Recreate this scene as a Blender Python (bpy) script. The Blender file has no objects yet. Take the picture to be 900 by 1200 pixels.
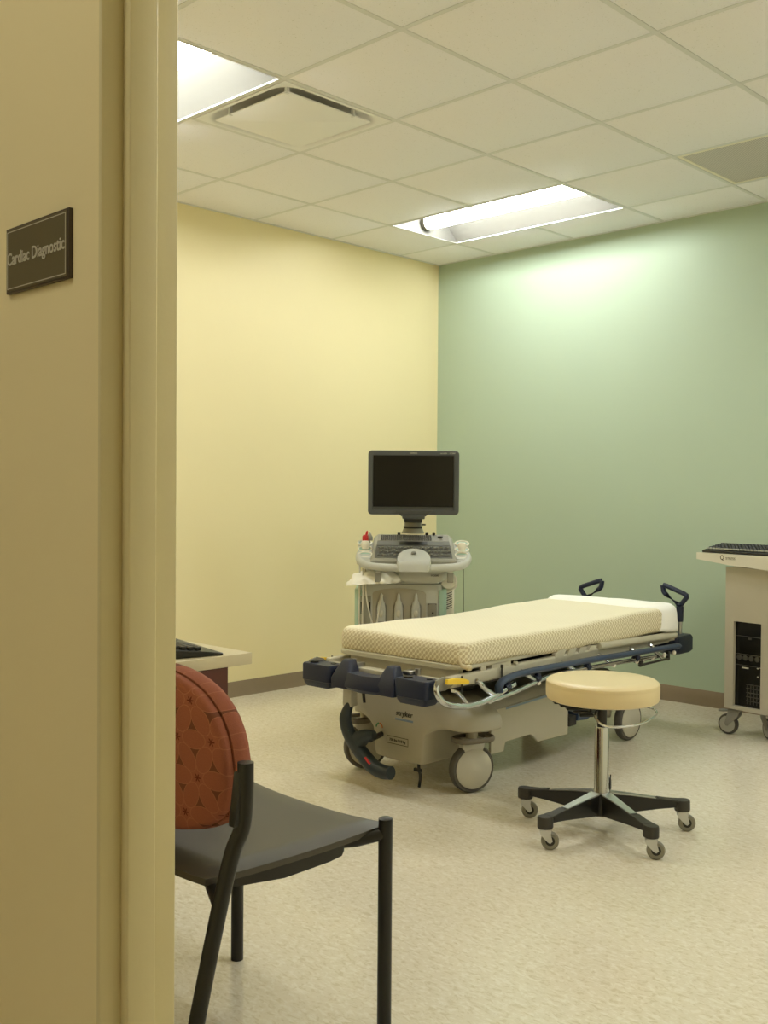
import bpy, bmesh, math, random
from mathutils import Vector, Matrix
PI = math.pi
random.seed(4)
SC = bpy.context.scene
COL = SC.collection

# ------------------------------------------------------------------ materials
def lin(c):
    return tuple(((v/255)/12.92 if v/255 <= .04045 else ((v/255+.055)/1.055)**2.4) for v in c)
def new_mat(name):
    m = bpy.data.materials.new(name); m.use_nodes = True
    nt = m.node_tree; b = nt.nodes['Principled BSDF']
    return m, nt, b
def mat(name, rgb, rough=.5, metal=0, spec=.5, bump=0, bscale=200, vary=0, vscale=20, coat=0):
    m, nt, b = new_mat(name)
    c = lin(rgb)
    b.inputs['Base Color'].default_value = (*c, 1)
    b.inputs['Roughness'].default_value = rough
    b.inputs['Metallic'].default_value = metal
    b.inputs['Specular IOR Level'].default_value = spec
    b.inputs['Coat Weight'].default_value = coat
    tc = nt.nodes.new('ShaderNodeTexCoord')
    if vary:
        n = nt.nodes.new('ShaderNodeTexNoise'); n.inputs['Scale'].default_value = vscale; n.inputs['Detail'].default_value = 4
        nt.links.new(tc.outputs['Object'], n.inputs['Vector'])
        mx = nt.nodes.new('ShaderNodeMix'); mx.data_type = 'RGBA'
        mx.inputs['A'].default_value = (*[v*(1-vary) for v in c], 1)
        mx.inputs['B'].default_value = (*[min(1, v*(1+vary)) for v in c], 1)
        nt.links.new(n.outputs['Fac'], mx.inputs['Factor']); nt.links.new(mx.outputs['Result'], b.inputs['Base Color'])
    if bump:
        n = nt.nodes.new('ShaderNodeTexNoise'); n.inputs['Scale'].default_value = bscale; n.inputs['Detail'].default_value = 3
        nt.links.new(tc.outputs['Object'], n.inputs['Vector'])
        bp = nt.nodes.new('ShaderNodeBump'); bp.inputs['Strength'].default_value = bump; bp.inputs['Distance'].default_value = .002
        nt.links.new(n.outputs['Fac'], bp.inputs['Height']); nt.links.new(bp.outputs['Normal'], b.inputs['Normal'])
    return m
def emit(name, rgb, strength):
    m, nt, b = new_mat(name)
    b.inputs['Base Color'].default_value = (.8, .8, .8, 1)
    b.inputs['Emission Color'].default_value = (*rgb, 1)
    b.inputs['Emission Strength'].default_value = strength
    return m

class NX:
    """tiny expression helper for shader math"""
    def __init__(s, nt): s.nt = nt
    def op(s, o, *a):
        n = s.nt.nodes.new('ShaderNodeMath'); n.operation = o
        for i, v in enumerate(a):
            if isinstance(v, (int, float)): n.inputs[i].default_value = v
            else: s.nt.links.new(v, n.inputs[i])
        return n.outputs[0]
    def add(s, a, b): return s.op('ADD', a, b)
    def sub(s, a, b): return s.op('SUBTRACT', a, b)
    def mul(s, a, b): return s.op('MULTIPLY', a, b)
    def lt(s, a, b): return s.op('LESS_THAN', a, b)
    def cfr(s, a): return s.sub(s.op('FRACT', s.add(a, .5)), .5)
    def ss(s, v, lo, hi, a=0., b=1.):
        n = s.nt.nodes.new('ShaderNodeMapRange'); n.interpolation_type = 'SMOOTHSTEP'
        s.nt.links.new(v, n.inputs[0])
        for i, q in zip((1, 2, 3, 4), (lo, hi, a, b)): n.inputs[i].default_value = q
        return n.outputs[0]
    def mix(s, f, a, b):
        n = s.nt.nodes.new('ShaderNodeMix'); n.data_type = 'RGBA'
        if isinstance(f, (int, float)): n.inputs['Factor'].default_value = f
        else: s.nt.links.new(f, n.inputs['Factor'])
        for k, v in (('A', a), ('B', b)):
            if isinstance(v, tuple): n.inputs[k].default_value = (*v, 1)
            else: s.nt.links.new(v, n.inputs[k])
        return n.outputs['Result']
    def noise(s, vec, scale, detail=2, rough=.5, dist=0):
        n = s.nt.nodes.new('ShaderNodeTexNoise'); n.inputs['Scale'].default_value = scale
        n.inputs['Detail'].default_value = detail; n.inputs['Roughness'].default_value = rough; n.inputs['Distortion'].default_value = dist
        s.nt.links.new(vec, n.inputs['Vector']); return n.outputs['Fac']
    def coord(s, which='Object'):
        return s.nt.nodes.new('ShaderNodeTexCoord').outputs[which]
    def sep(s, v):
        n = s.nt.nodes.new('ShaderNodeSeparateXYZ'); s.nt.links.new(v, n.inputs[0]); return n.outputs
    def comb(s, x, y, z=0.):
        n = s.nt.nodes.new('ShaderNodeCombineXYZ')
        for i, v in enumerate((x, y, z)):
            if isinstance(v, (int, float)): n.inputs[i].default_value = v
            else: s.nt.links.new(v, n.inputs[i])
        return n.outputs[0]
    def mapping(s, v, rot=0., scale=(1, 1, 1)):
        n = s.nt.nodes.new('ShaderNodeMapping'); n.inputs['Rotation'].default_value = (0, 0, rot); n.inputs['Scale'].default_value = scale
        s.nt.links.new(v, n.inputs['Vector']); return n.outputs[0]
    def bump(s, h, b, strength, dist=.002):
        n = s.nt.nodes.new('ShaderNodeBump'); n.inputs['Strength'].default_value = strength; n.inputs['Distance'].default_value = dist
        s.nt.links.new(h, n.inputs['Height']); s.nt.links.new(n.outputs[0], b.inputs['Normal'])

def floor_mat():
    m, nt, b = new_mat('speckled_vinyl_tile'); x = NX(nt); v = x.coord()
    sx, sy, _ = x.sep(v)
    T = .3048
    # alternate chip direction tile by tile
    ti = x.op('FLOOR', x.mul(x.add(sx, .13), 1/T)); tj = x.op('FLOOR', x.mul(x.add(sy, .05), 1/T))
    par = x.op('FRACT', x.mul(x.add(ti, tj), .5)); par = x.lt(.25, par)
    base = None
    a = x.noise(x.mapping(v, .35, (42, 84, 42)), 1, 4, .6, .9)
    c = x.noise(x.mapping(v, 1.05, (42, 84, 42)), 1, 4, .6, .9)
    f = x.add(x.mul(a, par), x.mul(c, x.sub(1, par)))
    wide = x.noise(v, 1.3, 2)
    col = x.mix(x.ss(f, .52, .62), lin((224, 215, 197)), lin((232, 225, 211)))
    col = x.mix(x.ss(f, .46, .36), col, lin((211, 200, 176)))
    f2 = x.noise(x.mapping(v, .8, (55, 120, 40)), 1, 2, .5, .4)
    col = x.mix(x.mul(x.ss(f2, .64, .72), .4), col, lin((190, 173, 146)))
    col = x.mix(x.mul(x.ss(wide, .35, .7), .10), col, lin((196, 182, 150)))
    gx = x.op('ABSOLUTE', x.cfr(x.mul(x.add(sx, .13), 1/T))); gy = x.op('ABSOLUTE', x.cfr(x.mul(x.add(sy, .05), 1/T)))
    # cfr peaks at +-.5 on the joints
    j = x.op('MAXIMUM', x.ss(gx, .4965, .499), x.ss(gy, .4965, .499))
    col = x.mix(x.mul(j, .10), col, lin((140, 120, 84)))
    nt.links.new(col, b.inputs['Base Color'])
    r = x.ss(x.noise(v, 1.2, 2), .3, .7, .15, .22); nt.links.new(r, b.inputs['Roughness'])
    b.inputs['Specular IOR Level'].default_value = .5
    x.bump(x.mul(f, .2), b, .04, .002)
    return m
def tile_mat():
    m, nt, b = new_mat('mineral_fibre_tile'); x = NX(nt); v = x.coord()
    n = x.noise(v, 160, 3, .6); n2 = x.noise(v, 420, 2)
    col = x.mix(x.ss(n, .63, .74), lin((236, 235, 242)), lin((200, 200, 200)))
    nt.links.new(col, b.inputs['Base Color']); b.inputs['Roughness'].default_value = .9
    b.inputs['Specular IOR Level'].default_value = .2
    x.bump(x.add(n, n2), b, .25, .003)
    return m
def wall_mat(name, rgb):
    m, nt, b = new_mat(name); x = NX(nt); v = x.coord()
    c = lin(rgb); n = x.noise(v, 1.5, 3)
    nt.links.new(x.mix(n, tuple(q*.97 for q in c), tuple(min(1, q*1.03) for q in c)), b.inputs['Base Color'])
    b.inputs['Roughness'].default_value = .55; b.inputs['Specular IOR Level'].default_value = .3
    x.bump(x.noise(v, 260, 3), b, .10, .001)
    return m
def check_mat():
    m, nt, b = new_mat('brown_checked_cotton'); x = NX(nt)
    u, w, _ = x.sep(x.coord('UV'))
    pu, pw = .0218, .0218
    def ov(du, dw):
        a = x.mul(x.cfr(x.add(x.mul(u, 1/pu), du)), pu); c = x.mul(x.cfr(x.add(x.mul(w, 1/pw), dw)), pw)
        a = x.sub(a, x.mul(c, .12))
        a = x.mul(a, 1/.0063); c = x.mul(c, 1/.0070); return x.add(x.mul(a, a), x.mul(c, c))
    d = x.op('MINIMUM', ov(0., 0.), ov(.5, .5))
    weave = x.noise(x.coord('UV'), 900, 2)
    ng = nt.nodes.new('ShaderNodeNewGeometry'); lit_fade = x.ss(x.sep(ng.outputs['True Normal'])[2], .55, .97, 1., .12)
    col = x.mix(x.mul(x.ss(d, 1.25, .7), lit_fade), lin((242, 235, 212)), lin((205, 191, 160)))
    col = x.mix(x.mul(weave, .12), col, lin((214, 202, 166)))
    nt.links.new(col, b.inputs['Base Color']); b.inputs['Roughness'].default_value = .9; b.inputs['Specular IOR Level'].default_value = .15
    x.bump(x.add(x.mul(weave, .5), x.noise(x.coord('UV'), 14, 3)), b, .35, .004)
    return m
def petal_mat():
    m, nt, b = new_mat('orange_petal_upholstery'); x = NX(nt); v = x.coord()
    px, _, pz = x.sep(v)
    px = x.add(px, 5.03); pz = x.add(pz, 5.018)
    a = .088; h = math.sqrt(3)/2
    X = x.mul(px, 1/a); Z = x.mul(pz, 1/a)
    def cell(ox, oz):
        zz = x.mul(x.sub(Z, oz), 1/h); ss = x.sub(x.sub(X, ox), x.mul(zz, .5))
        s1 = x.cfr(ss); t1 = x.cfr(zz)
        return x.add(s1, x.mul(t1, .5)), x.mul(t1, h)
    vals = []
    for ang in (0, 60, 120):
        c, s = math.cos(math.radians(ang)), math.sin(math.radians(ang))
        # rotate coordinates so that this edge family runs along x, lattice is invariant under 60 degree turns
        rx = x.add(x.mul(X, c), x.mul(Z, s)); rz = x.sub(x.mul(Z, c), x.mul(X, s))
        zz = x.mul(rz, 1/h); ss = x.sub(x.sub(rx, .5), x.mul(zz, .5))
        s1 = x.cfr(ss); t1 = x.cfr(zz)
        dx = x.add(s1, x.mul(t1, .5)); dz = x.mul(t1, h)
        dx = x.mul(dx, 1/.345); dz = x.mul(dz, 1/.218); vals.append(x.add(x.mul(dx, dx), x.mul(dz, dz)))
    e = x.op('MINIMUM', x.op('MINIMUM', vals[0], vals[1]), vals[2])
    n = x.noise(v, 420, 2)
    base = x.mix(n, lin((140, 82, 64)), lin((153, 93, 73)))
    dark = x.mix(n, lin((104, 62, 48)), lin((118, 72, 56)))
    sdx, sdz = cell(0., 0.); sr = x.op('SQRT', x.add(x.mul(sdx, sdx), x.mul(sdz, sdz)))
    col = x.mix(x.mul(x.ss(e, 1.0, 1.06), x.ss(sr, .20, .26)), base, dark)
    rg = [x.mul(x.ss(q_, .86, .94), x.ss(q_, 1.06, .98)) for q_ in vals]; ring = x.op('MAXIMUM', x.op('MAXIMUM', rg[0], rg[1]), rg[2])
    col = x.mix(x.mul(ring, .45), col, lin((176, 116, 88)))
    # star at the lattice points
    dx, dz = cell(0., 0.)
    r = x.op('SQRT', x.add(x.mul(dx, dx), x.mul(dz, dz)))
    th = x.op('ARCTAN2', dz, dx)
    rr = x.add(.062, x.mul(x.op('COSINE', x.mul(th, 6)), .036))
    col = x.mix(x.ss(x.sub(r, rr), .015, -.015), col, lin((96, 44, 30)))
    nt.links.new(col, b.inputs['Base Color']); b.inputs['Roughness'].default_value = .85; b.inputs['Specular IOR Level'].default_value = .2
    x.bump(x.add(n, x.mul(ring, .6)), b, .3, .002)
    return m
def grille_mat():
    m, nt, b = new_mat('perforated_grey_metal'); x = NX(nt)
    px, py, _ = x.sep(x.coord())
    p = .0095
    a = x.cfr(x.mul(px, 1/p)); c = x.cfr(x.mul(py, 1/p))
    d = x.add(x.mul(a, a), x.mul(c, c))
    nt.links.new(x.mix(x.ss(d, .12, .085), lin((204, 200, 198)), lin((142, 138, 138))), b.inputs['Base Color'])
    b.inputs['Roughness'].default_value = .6
    return m

M = dict(
    yellow=wall_mat('yellow_wall_paint', (236, 223, 180)),
    green=wall_mat('green_wall_paint', (170, 186, 166)),
    cream_wall=wall_mat('pale_wall_paint', (234, 229, 212)),
    frame=mat('door_frame_paint', (216, 205, 162), .38, spec=.35, bump=.05, bscale=120),
    floor=floor_mat(), tile=tile_mat(),
    bar=mat('ceiling_grid_paint', (214, 215, 218), .5, spec=.3),
    base=mat('brown_vinyl_cove', (136, 119, 97), .55, vary=.06),
    reveal=mat('dark_reveal', (52, 46, 36), .9),
    reflector=mat('satin_grey_reflector', (109, 107, 101), .5, spec=.3),
    white=mat('white_enamel', (226, 221, 206), .45, spec=.4),
    ventwhite=mat('vent_white_enamel', (232, 232, 236), .5, spec=.3),
    ventgap=mat('grey_duct_metal', (196, 194, 188), .6),
    grille=grille_mat(),
    navy=mat('navy_plastic', (29, 36, 60), .42, bump=.15, bscale=500, spec=.45),
    navyrail=mat('slate_blue_plastic', (52, 66, 92), .4, spec=.45),
    beige=mat('stretcher_beige_plastic', (172, 166, 148), .42, vary=.03, spec=.4),
    deck=mat('litter_beige_metal', (192, 187, 170), .4, spec=.45, vary=.03),
    dark=mat('dark_mechanism', (44, 42, 37), .6),
    black=mat('black_plastic', (26, 25, 22), .4),
    blacksatin=mat('black_powder_coat', (27, 26, 23), .38, spec=.45, bump=.06, bscale=900),
    chrome=mat('polished_chrome', (206, 209, 214), .12, 1),
    steel=mat('brushed_steel', (196, 197, 198), .28, 1),
    tyre=mat('grey_rubber_tyre', (82, 78, 72), .6),
    ring=mat('grey_pedal_plastic', (112, 104, 90), .5),
    cover=mat('wheel_cover_beige', (186, 182, 168), .45),
    yellowp=mat('yellow_plastic', (250, 212, 66), .4),
    red=mat('red_plastic', (190, 30, 26), .4),
    greenp=mat('green_marker', (46, 132, 92), .5),
    orangep=mat('orange_marker', (206, 110, 52), .5),
    teal=mat('dark_slate_pedal', (43, 52, 58), .5, bump=.2, bscale=300),
    blue=mat('blue_stripe', (118, 138, 160), .5),
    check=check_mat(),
    sheet=mat('white_cotton', (252, 251, 247), .85, spec=.15, bump=.3, bscale=40),
    vinylseat=mat('cream_vinyl', (224, 205, 163), .36, spec=.45, bump=.12, bscale=260),
    darkseat=mat('charcoal_vinyl', (70, 66, 58), .42, spec=.5, bump=.2, bscale=700),
    petal=petal_mat(),
    endcap=mat('dark_grey_cap', (50, 47, 42), .5),
    ringlight=mat('pale_grey_tread', (168, 166, 158), .5),
    forkgrey=mat('grey_caster_fork', (140, 138, 132), .45),
    castwheel=mat('grey_caster_tread', (128, 124, 110), .5),
    monitor=mat('monitor_grey_plastic', (76, 78, 77), .45, spec=.4),
    monitor2=mat('monitor_lip_grey', (64, 65, 63), .42),
    screen=mat('unlit_screen', (22, 21, 17), .2, spec=.4),
    light=mat('light_print', (196, 192, 176), .5),
    console=mat('console_beige', (187, 188, 182), .42, spec=.4),
    console2=mat('console_grey', (150, 148, 134), .45),
    keybed=mat('key_bed_grey', (98, 98, 92), .5),
    keycap=mat('key_cap_grey', (122, 121, 114), .5),
    panelgrey=mat('panel_grey', (136, 133, 122), .5),
    mint=mat('mint_green_plastic', (156, 184, 168), .45),
    recess=mat('recess_taupe', (168, 162, 146), .55),
    cable=mat('pale_cable', (206, 202, 188), .5),
    thin=mat('thin_grey_cable', (96, 104, 88), .5),
    desk=mat('desk_laminate', (202, 190, 160), .4, spec=.4, vary=.03, vscale=60),
    mahogany=mat('mahogany_panel', (84, 34, 24), .4, vary=.12, vscale=14),
    cabinet=mat('cart_beige_enamel', (180, 174, 158), .42, spec=.4),
    tray=mat('cart_tray_cream', (208, 204, 190), .42, spec=.4),
    dglass=mat('smoked_window', (20, 19, 15), .18, spec=.5),
    pcgrey=mat('grey_computer_part', (70, 68, 60), .5),
    keyblack=mat('black_key', (30, 30, 28), .45),
    keyglint=mat('highlit_grey_key', (150, 150, 138), .4),  # highlight on the front row of black keys, put into their colour
    signplate=mat('brown_sign_plate', (98, 90, 66), .4, spec=.4),
    signedge=mat('dark_brown_sign_frame', (74, 64, 50), .45),
    ink=mat('dark_print', (48, 42, 32), .6),
    lamp=emit('lit_lamp_diffuser', (.965, 1.0, .955), 50.0),
    lamphall=emit('lit_corridor_diffuser', (.965, .95, .79), 11.0),
)

# ------------------------------------------------------------------ mesh kit
class MB:
    def __init__(s): s.bm = bmesh.new(); s.uv = None
    def _bev(s, geom_faces, w, seg):
        es = set()
        for f in geom_faces: es.update(f.edges)
        bmesh.ops.bevel(s.bm, geom=list(es), offset=w, segments=seg, profile=.5, affect='EDGES', clamp_overlap=True)
    def box(s, c, d, bev=0, seg=2, rot=None):
        mtx = Matrix.Translation(c) @ (rot.to_4x4() if rot else Matrix.Identity(4)) @ Matrix.Diagonal((*d, 1))
        r = bmesh.ops.create_cube(s.bm, size=1, matrix=mtx)
        if bev:
            fs = set(f for v in r['verts'] for f in v.link_faces); s._bev(fs, bev, seg)
        return s
    def prism(s, poly, lo, hi, axis='z', bev=0, seg=2, mtx=None):
        def P(a, b, h):
            p = {'z': (a, b, h), 'y': (a, h, b), 'x': (h, a, b)}[axis]
            return (mtx @ Vector(p)) if mtx else Vector(p)
        A = [s.bm.verts.new(P(a, b, lo)) for a, b in poly]; B = [s.bm.verts.new(P(a, b, hi)) for a, b in poly]
        n = len(poly); fs = [s.bm.faces.new(A[::-1]), s.bm.faces.new(B)]
        for i in range(n): fs.append(s.bm.faces.new((A[i], A[(i+1) % n], B[(i+1) % n], B[i])))
        if bev: s._bev(fs, bev, seg)
        return s
    def loft(s, secs, close=True, caps=True, loop=False):
        rows = [[s.bm.verts.new(p) for p in sec] for sec in secs]
        n = len(rows[0]); m = len(rows)
        for i in range(m if loop else m-1):
            a, b = rows[i], rows[(i+1) % m]
            for j in range(n if close else n-1):
                k = (j+1) % n
                try: s.bm.faces.new((a[j], a[k], b[k], b[j]))
                except ValueError: pass
        if caps and not loop and close:
            s.bm.faces.new(rows[0][::-1]); s.bm.faces.new(rows[-1])
        return s
    def tube(s, pts, r, n=12, loop=False, flat=None, up=None):
        """sweep a circle (or ellipse r x flat) along pts; r may be a list"""
        pts = [Vector(p) for p in pts]; m = len(pts); secs = []
        nrm = None
        for i, p in enumerate(pts):
            if loop: t = (pts[(i+1) % m]-pts[i-1]).normalized()
            else: t = (pts[min(i+1, m-1)]-pts[max(i-1, 0)]).normalized()
            if nrm is None:
                u = Vector(up) if up else (Vector((0, 0, 1)) if abs(t.z) < .9 else Vector((1, 0, 0)))
                nrm = (u-t*u.dot(t)).normalized()
            else:
                nrm = (nrm-t*nrm.dot(t)).normalized()
            bn = t.cross(nrm)
            rr = r[i] if isinstance(r, (list, tuple)) else r
            ra = flat if flat else rr
            secs.append([p+nrm*(ra*math.cos(2*PI*k/n))+bn*(rr*math.sin(2*PI*k/n)) for k in range(n)])
        return s.loft(secs, loop=loop)
    def cyl(s, a, b, r, r2=None, n=24):
        r2 = r if r2 is None else r2
        a, b = Vector(a), Vector(b); t = (b-a).normalized()
        u = Vector((0, 0, 1)) if abs(t.z) < .9 else Vector((1, 0, 0))
        x = t.cross(u).normalized(); y = t.cross(x)
        return s.loft([[a+(x*math.cos(2*PI*k/n)+y*math.sin(2*PI*k/n))*r for k in range(n)],
                       [b+(x*math.cos(2*PI*k/n)+y*math.sin(2*PI*k/n))*r2 for k in range(n)]])
    def lathe(s, prof, n=40, mtx=None):
        secs = []
        for r, z in prof:
            secs.append([(mtx or Matrix.Identity(4)) @ Vector((r*math.cos(2*PI*k/n), r*math.sin(2*PI*k/n), z)) for k in range(n)])
        return s.loft(secs)
    def split(s, name, m, parent=None, smooth=35):
        """one object per connected piece"""
        bm = s.bm; todo = set(bm.verts); out = []
        while todo:
            st_ = [todo.pop()]; isl = set(st_)
            while st_:
                v = st_.pop()
                for e in v.link_edges:
                    o = e.other_vert(v)
                    if o not in isl: isl.add(o); st_.append(o); todo.discard(o)
            nb = MB(); mp = {v: nb.bm.verts.new(v.co) for v in isl}
            for f in {f for v in isl for f in v.link_faces}: nb.bm.faces.new([mp[v] for v in f.verts])
            out.append(nb)
        bm.free()
        out.sort(key=lambda q: (round(min(v.co.x for v in q.bm.verts), 3), round(min(v.co.y for v in q.bm.verts), 3)))
        return [q.build(name, m, parent, smooth) for q in out]
    def build(s, name, m, parent=None, smooth=35, sub=0, loc=None, rotz=0):
        bmesh.ops.recalc_face_normals(s.bm, faces=s.bm.faces)
        me = bpy.data.meshes.new(name); s.bm.to_mesh(me); s.bm.free()
        me.materials.append(m)
        if smooth:
            me.shade_smooth(); me.set_sharp_from_angle(angle=math.radians(smooth))
        o = bpy.data.objects.new(name, me); COL.objects.link(o)
        if parent: o.parent = parent
        if loc: o.location = loc
        if rotz: o.rotation_euler.z = rotz
        if sub:
            md = o.modifiers.new('smooth', 'SUBSURF'); md.levels = sub; md.render_levels = sub
        return o
def curve(pts, k=6, loop=False):
    """Catmull-Rom through pts"""
    P = [Vector(p) for p in pts]; out = []; n = len(P)
    for i in range(n if loop else n-1):
        p1, p2 = P[i], P[(i+1) % n]
        p0 = P[i-1] if (loop or i > 0) else p1*2-p2
        p3 = P[(i+2) % n] if (loop or i+2 < n) else p2*2-p1
        for j in range(k):
            t = j/k
            out.append(.5*((2*p1)+(p2-p0)*t+(2*p0-5*p1+4*p2-p3)*t*t+(3*p1-p0-3*p2+p3)*t**3))
    if not loop: out.append(P[-1])
    return out
def rrect(w, h, r, n=5, cx=0, cy=0):
    out = []
    for sx, sy, a0 in ((1, 1, 0), (-1, 1, 90), (-1, -1, 180), (1, -1, 270)):
        for k in range(n+1):
            a = math.radians(a0+90*k/n)
            out.append((cx+sx*(w/2-r)+r*math.cos(a), cy+sy*(h/2-r)+r*math.sin(a)))
    return out
def thing(name, label, cat, loc=(0, 0, 0), rotz=0, group=None):
    o = bpy.data.objects.new(name, None); COL.objects.link(o); o.empty_display_size = .1
    o.location = loc; o.rotation_euler.z = rotz; return tag(o, label, cat, group)
def tag(o, label, cat, group=None):
    o['label'] = label; o['category'] = cat
    if group: o['group'] = group
    return o
def struct(o): o['kind'] = 'structure'; return o
def text(name, body, size, m, parent, mtx, sx=1, extrude=.0006, align='CENTER', shear=0, bold=0):
    cu = bpy.data.curves.new(name, 'FONT'); cu.body = body; cu.size = size; cu.align_x = align; cu.align_y = 'CENTER'; cu.extrude = extrude; cu.shear = shear
    cu.resolution_u = 3; cu.offset = bold
    t = bpy.data.objects.new(name+'_src', cu); COL.objects.link(t)
    dg = bpy.context.evaluated_depsgraph_get()
    me = bpy.data.meshes.new_from_object(t.evaluated_get(dg)); bpy.data.objects.remove(t); bpy.data.curves.remove(cu)
    me.transform(mtx @ Matrix.Diagonal((sx, 1, 1, 1)))
    me.name = name; me.materials.clear(); me.materials.append(m)
    o = bpy.data.objects.new(name, me); COL.objects.link(o); o.parent = parent
    return o
def facing(loc, nx, ny):
    """matrix for upright lettering at loc whose face looks along (nx, ny)"""
    n = Vector((nx, ny, 0)).normalized(); z = Vector((0, 0, 1)); x = z.cross(n)
    return Matrix(((x.x, z.x, n.x, loc[0]), (x.y, z.y, n.y, loc[1]), (x.z, z.z, n.z, loc[2]), (0, 0, 0, 1)))

# ------------------------------------------------------------------ the room
H = 2.739; T = .6096; OX = .4959; OY = .3955
RX = 5.32                       # right wall
WI, WO = -4.5261, -4.65         # door wall, room face and corridor face
DX0, DX1, DZ = 3.4815, 4.60, 2.13
CY = -6.75                      # far side of the corridor
CX0, CX1 = .8, 7.2

struct(MB().box((3.5, CY/2, -.05), (9, -CY+.4, .1)).build('floor', M['floor'], smooth=0))
w = MB().box((-.06, WI/2, H/2), (.12, -WI+.24, H)); struct(w.build('wall_left', M['yellow'], smooth=0))
w = MB().box((RX/2, .06, H/2), (RX+.24, .12, H)); struct(w.build('wall_back', M['green'], smooth=0))
w = MB().box((RX+.06, WI/2, H/2), (.12, -WI, H)); struct(w.build('wall_right', M['cream_wall'], smooth=0))
w = MB()
ym, yd = (WI+WO)/2, WI-WO
XL, XR = DX0-.0060, DX1+.0060
w.box(((CX0-.9+XL)/2, ym, H/2), (XL-CX0+.9, yd, H)); w.box(((XR+CX1)/2, ym, H/2), (CX1-XR, yd, H))
w.box(((XL+XR)/2, ym, (DZ+.0015+H)/2), (XR-XL, yd, H-DZ-.0515+.05))
struct(w.build('wall_front', M['yellow'], smooth=0))
struct(MB().box(((CX0+CX1)/2, CY-.06, H/2), (CX1-CX0, .12, H)).build('wall_corridor', M['cream_wall'], smooth=0))
struct(MB().box((CX0-.06, (CY+WO)/2, H/2), (.12, WO-CY+.24, H)).build('wall_corridor_left', M['cream_wall'], smooth=0))
struct(MB().box((CX1+.06, (CY+WO)/2, H/2), (.12, WO-CY+.24, H)).build('wall_corridor_right', M['cream_wall'], smooth=0))

# pressed steel door frame: face, rabbet, stop, rabbet
def jamb(sg, x0, r=.0026):
    y = [WO-.0005, -4.6163, -4.5702, WI+.002]; st = .0177
    def arc(cx, cy, a0, a1): return [(x0+sg*(cx+r*math.cos(math.radians(a0+(a1-a0)*k/4))), cy+r*math.sin(math.radians(a0+(a1-a0)*k/4))) for k in range(5)]
    return [(x0-sg*.0065, y[0])]+arc(-r, y[0]+r, -90, 0)+[(x0, y[1])]+arc(st-r, y[1]+r, -90, 0)+arc(st-r, y[2]-r, 0, 90)+[(x0, y[2])]+arc(-r, y[3]-r, 0, 90)+[(x0-sg*.0065, y[3])]
b = MB()
b.prism(jamb(1, DX0), 0, DZ); b.prism(jamb(-1, DX1), 0, DZ)
hd = [(y, DZ+(x-DX0)*-1+.0) for x, y in jamb(1, DX0)]
b.prism(hd, DX0+.0178, DX1-.0178, axis='x')
struct(b.build('trim_1', M['frame'], smooth=40))

# cove base
def cove(h=.088):
    return [(0, .0), (.012, .0), (.0105, .006), (.004, .014), (.0035, h-.004), (.0015, h), (0, h)]
def baseb(name, a, c, nrm):
    a, c, nrm = Vector(a), Vector(c), Vector(nrm)
    bb = MB(); bb.loft([[p+nrm*d+Vector((0, 0, z)) for d, z in cove()] for p in (a, c)])
    return struct(bb.build(name, M['base'], smooth=40))
baseb('baseboard_left', (0, WI, 0), (0, 0, 0), (1, 0, 0))
baseb('baseboard_back', (0, 0, 0), (RX, 0, 0), (0, -1, 0))
baseb('baseboard_right', (RX, 0, 0), (RX, WI, 0), (-1, 0, 0))
baseb('baseboard_front', (0, WI, 0), (XL, WI, 0), (0, 1, 0))

# ceiling: lay-in tiles with openings where fixtures sit
lights = [(0, 0), (0, 4), (5, 0), (5, 3)]           # column, row of each two-tile fixture
skip = set()
for i, j in lights: skip |= {(i, j), (i+1, j)}
skip |= {(1, 3), (3, 0)}
g = 0.0035
c = MB(); xs = [OX+i*T for i in range(-1, 9)]; ys = [-OY-j*T for j in range(-1, 8)]
for i in range(-1, 8):
    for j in range(-1, 7):
        if (i, j) in skip: continue
        x0, x1 = max(0, OX+i*T), min(RX, OX+(i+1)*T); y1, y0 = min(0, -OY-j*T), max(WI, -OY-(j+1)*T)
        if x1-x0 < .03 or y1-y0 < .03: continue
        e0 = .0112; e = lambda v, k, lim: v+k*e0 if abs(v-lim) > .001 else v
        X0 = x0+e0 if x0 > .001 else x0; X1 = x1-e0 if x1 < RX-.001 else x1
        Y0 = y0+e0 if y0 > WI+.001 else y0; Y1 = y1-e0 if y1 < -.001 else y1
        c.box(((X0+X1)/2, (Y0+Y1)/2, H+.010), (X1-X0, Y1-Y0, .016), .0025, 2)
ce = struct(c.build('ceiling', M['tile'], smooth=30))
c = MB(); bw = .0205
fix = [{(i, j), (i+1, j)} for i, j in lights]
same = lambda p, q_: any(p in f_ and q_ in f_ for f_ in fix)
for i in range(0, 9):
    x = OX+i*T
    if x > RX-.02: continue
    for j in range(-1, 7):
        y1, y0 = min(0, -OY-j*T), max(WI, -OY-(j+1)*T)
        if y1-y0 > .001 and not same((i-1, j), (i, j)): c.box((x, (y0+y1)/2, H+.004), (bw, y1-y0, .005))
for j in range(0, 7):
    y = -OY-j*T
    if y < WI+.02: continue
    for i in range(-1, 9):
        x0, x1 = max(0, OX+i*T), min(RX, OX+(i+1)*T)
        if x1-x0 > .001: c.box(((x0+x1)/2, y, H+.0045), (x1-x0-bw*.98, bw, .005))
c.box((.009, WI/2, H+.001), (.018, -WI, .004)); c.box((RX/2, -.009, H+.001), (RX, .018, .004))
cg = struct(c.build('ceiling_grid', M['bar'], ce, smooth=0))
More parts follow.
